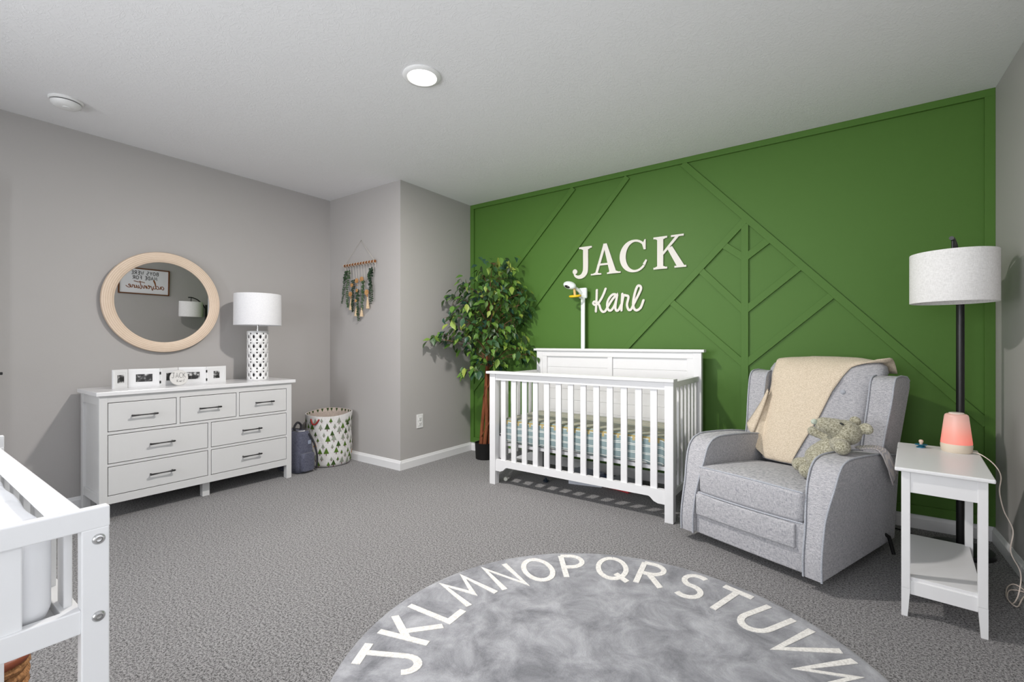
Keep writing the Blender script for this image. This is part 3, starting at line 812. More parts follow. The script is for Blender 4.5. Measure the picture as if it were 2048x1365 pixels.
for x, s in ((-2.115, 1), (-.862, -1)):
    for y in (2.838, 3.362):
        bar(bm, (x - s * .012 - CX, y - CY, .375), (x + s * .055 - CX, y - CY, .308), .003, .018)
        bar(bm, (x - s * .012 - CX, y - CY, .375), (x - s * .012 - CX, y - CY, .19), .003, .018, up=(1, 0, 0))
build('mattress_support', bm, M['zinc'], cr)

# mattress with striped sheet
m = mat('striped_sheet', srgb(160, 180, 180), .95, .1, sheen=.2); t = NT(m)
tc = t.n('ShaderNodeTexCoord'); sp = t.n('ShaderNodeSeparateXYZ'); t.l(tc.outputs['Object'], sp.inputs[0])
wob = t.math('MULTIPLY', t.math('SUBTRACT', t.noise(t.coord((1, 1, 1)), 9.0, 2.0), .5), .020)
s = t.math('ADD', t.math('ADD', sp.outputs[1], sp.outputs[2]), wob)         # runs over the top and down the front
def band(src, period, lo, hi, off=0.0):
    f = t.math('FRACT', t.math('ADD', t.math('DIVIDE', src, period), off))
    return t.math('MULTIPLY', t.math('GREATER_THAN', f, lo), t.math('LESS_THAN', f, hi))
white1 = t.math('MAXIMUM', band(s, .048, .40, .48), band(s, .048, .58, .66))
must = band(s, .040, .02, .52)
top = t.math('GREATER_THAN', s, -.118)
c = t.mix(white1, srgb(134, 152, 154), srgb(226, 226, 220))
c = t.mix(t.math('MULTIPLY', must, top), c, srgb(158, 144, 100))
edge = t.math('MULTIPLY', t.math('MULTIPLY', band(sp.outputs[0], .052, .1, .42), t.math('GREATER_THAN', s, -.142)), t.math('LESS_THAN', s, -.118))
c = t.mix(edge, c, srgb(176, 158, 112))
t.color(c); t.bump(t.noise(t.coord(), 14.0, 3.0), .35, .02)
M['sheet'] = m
mtm = bm = NB(); box(bm, -.628, .628, -.283, .283, 0, .178, .030, 4)
bmesh.ops.subdivide_edges(bm, edges=[e for e in bm.edges if e.calc_length() > .2], cuts=12, use_grid_fill=True)
for v in bm.verts:
    if v.co.z > .1: v.co.z += .006 * math.cos(v.co.x * 2.2) * math.cos(v.co.y * 4)
o = build('crib_mattress', bm, M['sheet'], None, 60, loc=(-1.488, 3.100, .319))
tag(o, 'crib mattress in a teal, white and mustard striped sheet', 'mattress')

# things under the crib
def booklet(name, loc, rz, w, d, h, c1, c2, label, cat, tilt=0):
    e = empty(name, loc, rz, label, cat); e.rotation_euler = (tilt, 0, rz)
    build('cover', box(NB(), -w / 2, w / 2, -d / 2, d / 2, h * .8, h, .001), mat(name + '_cover', c1, .4), e)
    build('pages', box(NB(), -w / 2 + .003, w / 2 - .003, -d / 2 + .003, d / 2 - .003, 0.001, h * .8, 0), mat(name + '_pages', c2, .7), e)
    return e
booklet('picture_book', (-1.58, 3.24, 0), R(12), .26, .20, .045, srgb(92, 112, 170), srgb(222, 226, 236), 'thick blue book at the bottom of the pile under the crib', 'book')
booklet('picture_book', (-1.60, 3.24, .0455), R(-10), .23, .17, .034, srgb(206, 214, 232), srgb(170, 180, 205), 'pale book lying on the blue book under the crib', 'book')
booklet('picture_book', (-1.30, 3.26, 0), R(-14), .20, .17, .060, srgb(204, 206, 214), srgb(196, 60, 66), 'white book with a red edge under the crib', 'book')
e = empty('toy_block', (-2.03, 3.28, 0), R(20), 'small pink toy on the carpet under the crib', 'toy'); build('body', box(NB(), -.02, .02, -.016, .016, 0, .03, .006, 3), mat('pink_plastic', srgb(208, 60, 140), .4), e, 60)
build('knob', lathe(NB(), [(.010, .028), (.010, .036), (.006, .040), (0, .040)], 16), mat('pink_plastic_light', srgb(224, 100, 165), .4), e, 60)
e = empty('pacifier', (-1.845, 3.05, 0), 0, 'dark blue pacifier lying on the carpet under the crib', 'pacifier')
M['navy'] = mat('navy_plastic', srgb(24, 40, 56), .35)
build('shield', lathe(NB(), [(0, .010), (.022, .010), (.024, .013), (.022, .016), (0, .014)], 20), M['navy'], e, 50)
bm = NB(); tube(bm, [(.014 * math.cos(2 * PI * k / 16), .014 * math.sin(2 * PI * k / 16), .005) for k in range(16)], .0035, 6, closed=True); build('ring', bm, M['navy'], e, 60)
build('nipple', lathe(NB(), [(.007, .015), (.006, .022), (.009, .030), (.006, .036), (0, .038)], 14), M['navy'], e, 60)
e = empty('bottle_cap', (-2.118, 2.90, 0), R(35), 'small clear plastic piece on the carpet behind the crib leg', 'plastic piece')
build('cap', lathe(NB(), [(.016, 0), (.016, .026), (.013, .030), (0, .030), (0, .027), (.012, .027), (.013, 0)], 18, mtx=Matrix.Translation((0, 0, .016)) @ Matrix.Rotation(R(80), 4, 'X')), mat('cloudy_plastic', srgb(205, 205, 195), .3), e, 50)

# ------------------------------------------------------------------ wall lettering
M['cream'] = painted('cream_letter_paint', srgb(226, 222, 214), .5, 60, .03)
def wfn(u, v, t): return (u, t, v)
W0, W1 = YG - .014, YG - .001
def wletter(ch, fnb, x, z):
    bm = NB(); fnb(bm)
    for v in bm.verts: v.co -= Vector((x, YG, z))
    o = build('wall_letter', bm, M['cream'], None, loc=(x, YG, z))
    return tag(o, 'cream wooden serif letter %s on the green wall' % ch, 'letter', 'letters of the upper name on the green wall')
zt_, zb_ = 1.888, 1.640
def P4(bm, *p):
    SN[0] = (SN[0] + 1) % 7; prism(bm, list(p), wfn, W0 + .00012 * SN[0] + .0001, W1 - .0001 * SN[0])
def gJ(bm):
    P4(bm, (-1.806, zt_ - .015), (-1.689, zt_ - .015), (-1.689, zt_), (-1.806, zt_))
    P4(bm, (-1.775, zt_ - .024), (-1.717, zt_ - .024), (-1.700, zt_ - .014), (-1.793, zt_ - .014))
    pts = catmull([(-1.746, zt_ - .01), (-1.746, 1.80), (-1.746, 1.715), (-1.752, 1.672), (-1.778, 1.642), (-1.815, 1.636), (-1.845, 1.652), (-1.852, 1.676)], 5)
    n = len(pts); stroke(bm, pts, [.046 if i < n * .45 else .046 - .030 * min(1, (i - n * .45) / (n * .4)) for i in range(n)], wfn, W0, W1, False)
    P4(bm, *[(-1.846 + .022 * math.cos(2 * PI * k / 18), 1.684 + .022 * math.sin(2 * PI * k / 18)) for k in range(18)])
def gA(bm):
    for a, b in ((-1.697, -1.603), (-1.552, -1.435)): P4(bm, (a, zb_), (b, zb_), (b, zb_ + .012), (a, zb_ + .012))
    P4(bm, (-1.662, zb_), (-1.640, zb_), (-1.560, zt_), (-1.584, zt_))
    P4(bm, (-1.527, zb_), (-1.468, zb_), (-1.555, zt_ + .004), (-1.586, zt_ + .004))
    P4(bm, (-1.640, 1.715), (-1.510, 1.715), (-1.514, 1.731), (-1.634, 1.731))
    P4(bm, (-1.680, zb_ + .011), (-1.620, zb_ + .011), (-1.637, zb_ + .020), (-1.658, zb_ + .020)); P4(bm, (-1.540, zb_ + .011), (-1.450, zb_ + .011), (-1.474, zb_ + .022), (-1.530, zb_ + .022))
def gC(bm):
    cx, cz, rx, rz = -1.318, 1.763, .100, .120; pts, ws = [], []
    for k in range(33):
        a = R(42 + 276 * k / 32); pts.append((cx + rx * math.cos(a), cz + rz * math.sin(a))); ws.append(.017 + .034 * max(0, -math.cos(a)) ** 1.3)
    stroke(bm, pts, ws, wfn, W0, W1, False)
    P4(bm, (-1.246, 1.806), (-1.230, 1.806), (-1.230, 1.884), (-1.239, 1.884), (-1.258, 1.846))
    P4(bm, (-1.253, 1.695), (-1.236, 1.680), (-1.219, 1.720), (-1.229, 1.728))
def gK(bm):
    for a, b in ((-1.169, -1.064), (-1.036, -.942)): P4(bm, (a, zt_ - .014), (b, zt_ - .014), (b, zt_), (a, zt_))
    for a, b in ((-1.169, -1.064), (-1.010, -.924)): P4(bm, (a, zb_), (b, zb_), (b, zb_ + .014), (a, zb_ + .014))
    P4(bm, (-1.140, zb_), (-1.094, zb_), (-1.094, zt_), (-1.140, zt_))
    for s, z in ((1, zt_ - .013), (-1, zb_ + .013)): P4(bm, *[(x, z + d) for x, d in ((-1.160, 0), (-1.140, -.010 * s), (-1.094, -.010 * s), (-1.074, 0))][::s])
    P4(bm, (-1.098, 1.742), (-1.094, 1.772), (-1.000, zt_ - .008), (-.972, zt_ - .008))
    P4(bm, (-1.064, 1.790), (-1.028, 1.806), (-.934, zb_ + .006), (-.990, zb_ + .006))
wletter('J', gJ, -1.76, zb_); wletter('A', gA, -1.57, zb_); wletter('C', gC, -1.32, zb_); wletter('K', gK, -1.05, zb_)
KARL = [[(-1.643, 1.514), (-1.646, 1.425), (-1.652, 1.337)], [(-1.565, 1.52), (-1.583, 1.477), (-1.609, 1.431), (-1.634, 1.401), (-1.66, 1.392), (-1.676, 1.405), (-1.667, 1.419), (-1.643, 1.413), (-1.622, 1.389), (-1.609, 1.353), (-1.59, 1.332), (-1.568, 1.337), (-1.55, 1.366)], [(-1.55, 1.366), (-1.508, 1.426), (-1.476, 1.463), (-1.504, 1.468), (-1.537, 1.435), (-1.552, 1.389), (-1.54, 1.346), (-1.517, 1.341), (-1.492, 1.371), (-1.474, 1.416), (-1.464, 1.466), (-1.476, 1.401), (-1.48, 1.355), (-1.467, 1.335), (-1.45, 1.346), (-1.431, 1.383)], [(-1.421, 1.469), (-1.425, 1.406), (-1.429, 1.337)], [(-1.427, 1.376), (-1.411, 1.451), (-1.391, 1.454), (-1.37, 1.441), (-1.382, 1.381), (-1.37, 1.341), (-1.354, 1.338), (-1.342, 1.349)], [(-1.342, 1.349), (-1.317, 1.4), (-1.278, 1.473), (-1.267, 1.506), (-1.278, 1.524), (-1.297, 1.519), (-1.317, 1.468), (-1.331, 1.394), (-1.324, 1.348), (-1.301, 1.332), (-1.27, 1.353), (-1.248, 1.408)]]
bm = NB()
for s in KARL: stroke(bm, catmull([(p[0] + 1.46, p[1] - 1.33) for p in s], 5), .019, lambda u, v, t: (u, t - YG, v), W0, W1)
tag(build('name_cutout', bm, M['cream'], None, loc=(-1.46, YG, 1.33)), 'cream script cutout of the name Karl under the serif letters', 'wall letters')

# ------------------------------------------------------------------ baby monitor on its stand behind the crib
mo = empty('baby_monitor', (-1.745, 3.485, 0), 0, 'white baby monitor camera on a tall pole behind the crib with a yellow ring', 'baby monitor')
M['mon'] = mat('monitor_plastic', srgb(232, 240, 238), .3)
M['yellow'] = mat('yellow_plastic', srgb(240, 200, 30), .4)
build('base', box(NB(), -.12, .12, -.02, .045, 0, .012, .003), M['mon'], mo)
bm = NB(); box(bm, -.017, .017, -.009, .009, .01, 1.46, .004); build('pole', bm, M['mon'], mo, 40)
bm = NB(); box(bm, -.037, .037, -.016, .016, 1.445, 1.535, .013, 4); build('hub', bm, M['mon'], mo, 50)
bm = NB(); tube(bm, catmull([(-.01, -.012, 1.49), (-.03, -.05, 1.52), (-.06, -.085, 1.545)], 4), .014, 12); build('arm', bm, M['mon'], mo, 60)
hd = Matrix.Translation((-.075, -.095, 1.552)) @ Matrix.Rotation(R(20), 4, 'Y') @ Matrix.Rotation(R(28), 4, 'X') @ Matrix.Diagonal((.058, .040, .030, 1))
bm = NB(); bmesh.ops.create_uvsphere(bm, u_segments=24, v_segments=14, radius=1, matrix=hd); h_ = build('camera_head', bm, M['mon'], mo, 80)
bm = NB(); bmesh.ops.create_uvsphere(bm, u_segments=20, v_segments=10, radius=1, matrix=Matrix.Translation((-.080, -.120, 1.540)) @ Matrix.Rotation(R(20), 4, 'Y') @ Matrix.Diagonal((.030, .016, .014, 1))); build('lens', bm, mat('dark_lens', (.02, .02, .015), .1), h_, 80)
bm = NB(); tube(bm, [(-.035 + .045 * math.cos(2 * PI * k / 20), -.075 + .035 * math.sin(2 * PI * k / 20), 1.462 + .006 * math.sin(2 * PI * k / 20)) for k in range(20)], .009, 8, closed=True); build('yellow_ring', bm, M['yellow'], mo, 60)
bm = NB(); tube(bm, [(-.035, -.075, 1.46), (-.04, -.085, 1.53)], [.012, .009], 10); build('ring_hanger', bm, mat('honey_plastic', srgb(225, 190, 120), .4), mo, 60)

# ------------------------------------------------------------------ ficus tree
fx = empty('ficus_tree', (-2.692, 3.355, 0), 0, 'artificial ficus tree in a black pot in the corner beside the crib', 'plant')
build('pot', lathe(NB(), [(0, 0), (.078, 0), (.084, .004), (.092, .145), (.094, .150), (.086, .150), (.083, .132), (0, .130)], 36), M['blackrub'], fx, 40)
build('soil', lathe(NB(), [(0, .133), (.083, .133), (.083, .126), (0, .126)], 30), mat('soil', (.02, .014, .01), 1.0), fx)
M['bark'] = wooden('reddish_bark', srgb(150, 88, 56), srgb(104, 56, 34), (18, 18, 3), .8)
M['twig'] = mat('twig', srgb(120, 84, 60), .8)
RT = Vector((.8155, .5787, 0)); FW = Vector((-.5787, .8155, 0))
def fp(lat, z, dep=0): return RT * lat + FW * dep + Vector((0, 0, z))
TR = [[fp(-.035, .12, 0), fp(-.02, .35, .01), fp(.005, .6, 0), (fp(.02, .85, 0))], [fp(.0, .12, -.03), fp(.02, .35, -.02), fp(.015, .6, -.025), fp(.02, .85, -.01), fp(.03, 1.2, 0), fp(.05, 1.6, 0)], [fp(.035, .12, .02), fp(.045, .35, .02), fp(.045, .6, .015), fp(.03, .85, .01)]]
for i, tpts in enumerate(TR):
    pts = catmull(tpts, 6); n = len(pts); bm = NB()
    tube(bm, pts, [(.019 if i != 2 else .016) * (1 - .55 * k / n * (1 if i == 1 else .4)) for k in range(n)], 10); build('trunk', bm, M['bark'], fx, 60)
bm = NB(); pts = []
for k in range(70):
    z = .13 + .72 * k / 69; a = z * 17; r = .040 - .012 * k / 69; pts.append(fp(.005 + .02 * k / 69 + r * math.cos(a), z, r * math.sin(a)))
tube(bm, pts, .004, 6); build('vine', bm, M['bark'], fx, 60)
def leafmat(name, stops):
    m = mat(name, (.1, .2, .05), .42, .45); t = NT(m)
    oi = t.n('ShaderNodeObjectInfo'); t.color(t.ramp(oi.outputs['Random'], stops)); return m
GREENS = [srgb(44, 66, 30), srgb(58, 92, 40), srgb(78, 116, 46), srgb(44, 78, 62), srgb(104, 138, 56), srgb(150, 166, 74)]
lm = leafmat('ficus_leaf', [(0, GREENS[0]), (.25, GREENS[1]), (.45, GREENS[3]), (.6, GREENS[2]), (.82, GREENS[4]), (.97, GREENS[5])])
lm_s = [mat('ficus_leaf_%d' % i, c, .42, .45) for i, c in enumerate(GREENS[:5])]
def leaf_geo(L, Wd_, fold, droop):
    u = [0, .18, .42, .68, 1.0]; w = [.06, .72, 1.0, .62, 0]
    V, F = [], []
    for a, b in zip(u, w):
        z = -droop * a * a * L
        V += [(a * L, -b * Wd_ / 2, z + fold * b), (a * L, 0, z), (a * L, b * Wd_ / 2, z + fold * b)]
    for i in range(4):
        k = i * 3; F += [(k, k + 3, k + 4, k + 1), (k + 1, k + 4, k + 5, k + 2)]
    return V, F
leaf_meshes = []
for L, w, fo, dp in ((.072, .041, .006, .18), (.062, .036, .008, .3), (.080, .043, .005, .12)):
    bm = NB(); add_mesh(bm, *leaf_geo(L, w, fo, dp)); me = bpy.data.meshes.new('leaf'); bm.to_mesh(me); bm.free(); me.materials.append(lm); me.shade_smooth(); leaf_meshes.append(me)
CLU = [(0.105, 1.781, 0.088), (0.252, 1.752, 0.073), (-0.013, 1.723, 0.073), (-0.174, 1.605, 0.059), (-0.086, 1.561, 0.103), (0.134, 1.649, 0.117), (0.296, 1.605, 0.088), (-0.233, 1.488, 0.073), (-0.13, 1.458, 0.088), (0.017, 1.488, 0.103), (0.178, 1.473, 0.117), (0.354, 1.517, 0.088), (0.384, 1.429, 0.073), (-0.233, 1.312, 0.059), (-0.086, 1.356, 0.088), (0.09, 1.356, 0.117), (0.266, 1.341, 0.103), (0.354, 1.312, 0.073), (-0.424, 1.121, 0.037), (-0.336, 1.15, 0.066), (-0.233, 1.209, 0.073), (-0.262, 1.106, 0.073), (-0.115, 1.253, 0.088), (-0.115, 1.135, 0.088), (0.031, 1.223, 0.103), (0.178, 1.209, 0.103), (0.296, 1.194, 0.103), (-0.086, 1.047, 0.059), (0.105, 1.062, 0.088), (0.208, 1.077, 0.073), (0.34, 1.033, 0.073), (0.413, 0.974, 0.066), (0.354, 0.93, 0.044), (-0.027, 0.915, 0.059), (0.149, 0.915, 0.066), (-0.042, 0.827, 0.044), (-0.145, 0.812, 0.037), (0.163, 0.856, 0.044)]
rf = random.Random(21); leaves = []; base = Vector((-2.692, 3.355, 0)); twb = NB()
def inside(p):
    w = base + p
    return w.x > XF + .03 and w.y < YG - .04
for lat, z, r in CLU:
    lat -= .02
    for _ in range(14):
        dep = rf.uniform(-.26, .12) + (-.16 if lat < -.15 else 0); c = fp(lat, z, dep)
        if inside(c): break
    else: c = fp(lat, z, -.30)
    q = fp(.03 + .02 * rf.random(), max(.85, min(1.5, z - .22)), 0); mid = q.lerp(c, .5) + Vector((0, 0, .05))
    tube(twb, catmull([q, mid, c], 4), [.005, .0045, .004, .0035, .003, .0028, .0025, .0022, .002], 5)
    n = int(11 + (r / .1) ** 2 * 17)
    for _ in range(n):
        off = Vector((rf.gauss(0, .5), rf.gauss(0, .5), rf.gauss(0, .5))) * r * 1.15
        p = c + off
        if not inside(p): continue
        out = Vector((p.x, p.y, 0)); out = out.normalized() if out.length > .02 else Vector((1, 0, 0))
        d = (out * rf.uniform(.1, .8) + Vector((rf.uniform(-.6, .6), rf.uniform(-.6, .6), rf.uniform(-1.0, -.05))) + FW * -.15).normalized()
        nrm = (out * .5 + Vector((rf.uniform(-.5, .5), rf.uniform(-.5, .5), .8)) - FW * .35)
        y = nrm.cross(d).normalized(); zax = d.cross(y)
        leaves.append((p, d, y, zax, rf.random(), p.dot(FW) * -1 + out.length * 0))
        if not inside(p + d * .075): leaves.pop()
        elif rf.random() < .35: tube(twb, [c, p], [.0013, .0009], 4)
build('branches', twb, M['twig'], fx, 60)
leaves.sort(key=lambda q: -q[5])
for p, d, y, zx, rn, _ in leaves[:300]:
    o = bpy.data.objects.new('leaf', leaf_meshes[int(rn * 2.99)]); link(o, fx)
    s = .85 + .35 * rn
    o.matrix_local = Matrix(((d.x * s, y.x * s, zx.x * s, p.x), (d.y * s, y.y * s, zx.y * s, p.y), (d.z * s, y.z * s, zx.z * s, p.z), (0, 0, 0, 1)))
bm = NB(); V, F = leaf_geo(.074, .042, .006, .18)
for p, d, y, zx, rn, _ in leaves[300:]:
    _, fs = add_mesh(bm, [p + d * v[0] + y * v[1] + zx * v[2] for v in V], F)
    k = int(rn * 4.99)
    for f_ in fs: f_.material_index = k
o = build('foliage', bm, lm_s[0], fx); tag(o, None, None, None, 'stuff')
for m_ in lm_s[1:]: o.data.materials.append(m_)
o.data.shade_smooth()

# ------------------------------------------------------------------ recliner
RLOC, RROT, RW = (-.710, 2.638, 0), R(-21.77), .708
rc = empty('recliner', RLOC, RROT, 'light grey upholstered glider recliner with wing back beside the crib', 'armchair')
M['uph'] = fabric('grey_heather_upholstery', srgb(196, 195, 198), srgb(134, 135, 142), 640, .18, .95, 9)
M['piping'] = fabric('grey_piping', srgb(186, 189, 196), srgb(150, 154, 162), 500, .2, .9, 3)
def sm(t): t = max(0, min(1, t)); return t * t * (3 - 2 * t)
def slabloft(prof, xo, xi, bev=.014, bev2=None):
    """side profile (y,z) swept from outer x to inner x; xo, xi are functions of (y,z)"""
    bm = NB(); A = [bm.verts.new((xo(y, z), y, z)) for y, z in prof]; B = [bm.verts.new((xi(y, z), y, z)) for y, z in prof]
    fa = bm.faces.new(A); fb = bm.faces.new(B[::-1]); n = len(prof)
    for i in range(n): bm.faces.new((A[i], B[i], B[(i + 1) % n], A[(i + 1) % n]))
    bmesh.ops.recalc_face_normals(bm, faces=bm.faces[:])
    ed = [e for e in bm.edges if len(e.link_faces) == 2 and (fa in e.link_faces or fb in e.link_faces)]
    bmesh.ops.bevel(bm, geom=ed, offset=bev, segments=4, affect='EDGES', profile=.6, clamp_overlap=True)
    return bm
ap = [(p.x, p.y) for p in catmull([(-.012, .05), (-.014, .11), (-.008, .18), (.015, .29), (.046, .395), (.078, .475), (.106, .516), (.150, .540), (.24, .549), (.5, .534), (.74, .500)], 4)] + [(.775, .475), (.778, .06)]
ai = lambda y, z: .080 + .018 * sm((z - .22) / .25)
ao = lambda y, z: -.022 * sm((z - .28) / .22)
def arm(mirror):
    f = (lambda x: RW - x) if mirror else (lambda x: x)
    o = build('arm', slabloft(ap, lambda y, z: f(ao(y, z)), lambda y, z: f(ai(y, z))), M['uph'], rc, 60)
    for inner in (0, 1):
        pts = [((f(ai(y, z) - .003) if inner else f(ao(y, z) + .003)), y - .003 * (1 if z < .5 else .3), z + (.003 if z > .45 else 0)) for y, z in ap[:-2]]
        bm = NB(); tube(bm, pts, .0045, 8); build('piping', bm, M['piping'], o, 60)
arm(False); arm(True)
def cushion(bm, x0, x1, y0, y1, z0, z1, bev, crown=.012, front=.01):
    box(bm, x0, x1, y0, y1, z0, z1, bev, 5)
    bmesh.ops.subdivide_edges(bm, edges=[e for e in bm.edges if e.calc_length() > (x1 - x0) * .4], cuts=10, use_grid_fill=True)
    cx, hx = (x0 + x1) / 2, (x1 - x0) / 2; cy, hy = (y0 + y1) / 2, (y1 - y0) / 2
    for v in bm.verts:
        k = max(0, 1 - ((v.co.x - cx) / hx) ** 2); q = max(0, 1 - ((v.co.y - cy) / hy) ** 2)
        if v.co.z > (z0 + z1) / 2: v.co.z += crown * k * (.4 + .6 * q) - (.045 * ((v.co.y - y0) / (y1 - y0)) ** 1.5 if crown else 0)
        if v.co.y < y0 + bev * 1.2: v.co.y -= front * k
    return bm
sc_ = build('seat_cushion', cushion(NB(), .090, .618, .012, .60, .266, .408, .022, .020, .016), M['uph'], rc, 70)
bm = NB(); tube(bm, [(.094 + .520 * k / 16, .020 - .016 * (1 - (2 * k / 16 - 1) ** 2), .404 + .008 * (1 - (2 * k / 16 - 1) ** 2)) for k in range(17)], .0045, 8); build('piping', bm, M['piping'], sc_, 60)
bm = NB(); tube(bm, [(.092 + .524 * k / 16, .016 - .016 * (1 - (2 * k / 16 - 1) ** 2), .268) for k in range(17)], .0045, 8); build('piping', bm, M['piping'], sc_, 60)
build('footrest_flap', cushion(NB(), .084, .590, -.004, .03, .150, .262, .008, .0, .004), M['uph'], rc, 60)
build('footrest_panel', cushion(NB(), .078, .630, .012, .05, .048, .270, .008, .0, .004), M['uph'], rc, 60)
build('seat_base', box(NB(), .07, .638, .05, .75, .06, .34, .01), M['uph'], rc)
build('glider_base', box(NB(), .12, .59, .12, .66, 0, .062, .006), M['blackrub'], rc)
build('back_panel', box(NB(), .03, .678, .80, .90, .10, .86, .02, 3), M['uph'], rc, 60)
# loose back cushion: stacked rounded sections, leaning back
bm = NB(); rings = []
for z, hw, hd_, dy in ((.375, .215, .045, .02), (.385, .240, .072, .0), (.42, .252, .085, 0), (.52, .255, .088, 0), (.66, .256, .090, 0), (.79, .260, .090, -.002), (.85, .272, .090, -.004), (.89, .290, .090, -.004), (.935, .300, .084, 0), (.966, .292, .066, .005), (.984, .264, .040, .010), (.990, .20, .016, .012)):
    yc = .545 + .090 + (z - .39) * .38 + dy
    rings.append(sring(.355, yc, z, hw, hd_, 3.6, 48, dz=lambda x, y, z=z: -.014 * sm((z - .8) / .15) * ((x - .355) / .3) ** 2 * 1.6))
ringloft(bm, rings)
for v in bm.verts:   # soft wrinkles
    x, z = v.co.x, v.co.z
    v.co.y += .0035 * math.sin(x * 31 + z * 44) * sm((z - .75) / .1) + .003 * math.sin(x * 17 - z * 25)
for bx in (.21, .496):
    for v in bm.verts:
        d = math.hypot(v.co.x - bx, v.co.z - .80)
        if v.co.y < .76: v.co.y += .012 * math.exp(-(d / .05) ** 2)
BV = BVHTree.FromBMesh(bm)
bc_ = build('back_cushion', bm, M['uph'], rc, 80)
def frontY(x, z, default=None):
    h = BV.ray_cast(Vector((x, -1, z)), Vector((0, 1, 0)))
    if h[0] is None or h[0].y > .9: return default
    return h[0].y
for bx in (.21, .496):
    y = frontY(bx, .805, .69)
    build('button', lathe(NB(), [(0, -.007), (.009, -.006), (.014, -.001), (.014, .004), (0, .004)], 18, mtx=Matrix.Translation((bx, y, .805)) @ Matrix.Rotation(R(-90), 4, 'X')), M['piping'], bc_, 60)
wp = [(p.x, p.y) for p in catmull([(.60, .42), (.618, .50), (.655, .66), (.690, .80), (.706, .862), (.735, .893), (.80, .901)], 4)] + [(.88, .893), (.915, .872), (.920, .84), (.79, .42)]
def wing(mirror):
    f = (lambda x: RW - x) if mirror else (lambda x: x)
    fl = lambda z: .022 * sm((z - .5) / .35)
    o = build('wing', slabloft(wp, lambda y, z: f(-fl(z)), lambda y, z: f(.094 - fl(z) * .4), .012), M['uph'], rc, 60)
    for inner in (0, 1):
        pts = [((f(.091 - fl(z) * .4) if inner else f(.003 - fl(z))), y - .003, z + (.002 if z > .88 else 0)) for y, z in wp[:-2]]
        bm = NB(); tube(bm, pts, .0045, 8); build('piping', bm, M['piping'], o, 60)
wing(False); wing(True)
bm = NB(); tube(bm, [(.74, .66, .02), (.72, .66, .10), (.70, .64, .12)], .009, 8); build('recline_lever', bm, M['blackrub'], rc, 60)

# knitted throw over the back
M['throw'] = fabric('cream_knit', srgb(226, 212, 192), srgb(196, 180, 156), 330, .5, .95, 2.2)
def interp(tab, x):
    for (a, va), (b, vb) in zip(tab, tab[1:]):
        if (a - x) * (b - x) <= 0: return va + (vb - va) * (x - a) / (b - a) if a != b else va
    return tab[-1][1] if abs(x - tab[-1][0]) < abs(x - tab[0][0]) else tab[0][1]
LE = [(.99, .106), (.863, .104), (.765, .100), (.60, .075), (.513, .062), (.436, .098), (.392, .155)]
RE_ = [(.99, .640), (.975, .605), (.947, .522), (.806, .452), (.666, .412), (.553, .367), (.419, .315), (.392, .308)]
zs = [.982 - (.982 - .392) * k / 42 for k in range(43)]
NX = 28; grid = []
def topz(x, y):
    h = BV.ray_cast(Vector((x, y, 2)), Vector((0, 0, -1))); return h[0].z if h[0] is not None else None
ridge = .545 + .09 + .59 * .38
for k in range(6, 0, -1):      # the part lying over the top and down the back
    row = []
    for i in range(NX + 1):
        x = .106 + (.665 - .106) * i / NX
        y = ridge + .006 + .014 * k; z = topz(x, y)
        if z is None or z < .80: z = .985 - .022 * (k - 2)
        row.append((x, y, z + .010))
    grid.append(row)
for j, z in enumerate(zs):
    a, b = interp(LE, z), interp(RE_, z); row = []
    for i in range(NX + 1):
        u = i / NX; x = a + (b - a) * u
        y = frontY(x, z, None)
        if y is None: y = .545 + (z - .39) * .38 + .004
        y = min(y, .545 + (z - .39) * .38 + .035) - .011 - .004 * math.sin(u * 9 + z * 6) * math.sin(u * PI)
        row.append((x, y, z))
    grid.append(row)
for _ in range(3):   # relax
    g2 = [list(r) for r in grid]
    for j in range(1, len(grid) - 1):
        for i in range(NX + 1):
            a, b, c = grid[j - 1][i], grid[j][i], grid[j + 1][i]
            g2[j][i] = (b[0], (a[1] + 2 * b[1] + c[1]) / 4, (a[2] + 2 * b[2] + c[2]) / 4)
    grid = g2
bm = NB(); vg = [[bm.verts.new(p) for p in r] for r in grid]
for j in range(len(vg) - 1):
    for i in range(NX): bm.faces.new((vg[j][i], vg[j][i + 1], vg[j + 1][i + 1], vg[j + 1][i]))
# turned-back fold on the left edge
FA = [(.104, .79), (.080, .715), (.048, .64), (.016, .575), (.028, .552)]; FB = [(.116, .78), (.108, .70), (.094, .62), (.082, .56), (.074, .52)]
fv = []
for (ax, az), (bx_, bz) in zip(FA, FB):
    row = []
    for i in range(6):
        u = i / 5; x, z = ax + (bx_ - ax) * u, az + (bz - az) * u; y = .545 + (z - .39) * .38 - .020 - .012 * math.sin(u * PI) + .012 * (1 - u)
        row.append(bm.verts.new((x, y, z)))
    fv.append(row)
for j in range(len(fv) - 1):
    for i in range(5): bm.faces.new((fv[j][i], fv[j][i + 1], fv[j + 1][i + 1], fv[j + 1][i]))
th = build('throw_blanket', bm, M['throw'], None, 80, loc=RLOC, rot=(0, 0, RROT))
md = th.modifiers.new('thick', 'SOLIDIFY'); md.thickness = .006; md.offset = 0
tag(th, 'cream knitted throw draped over the recliner back', 'blanket')

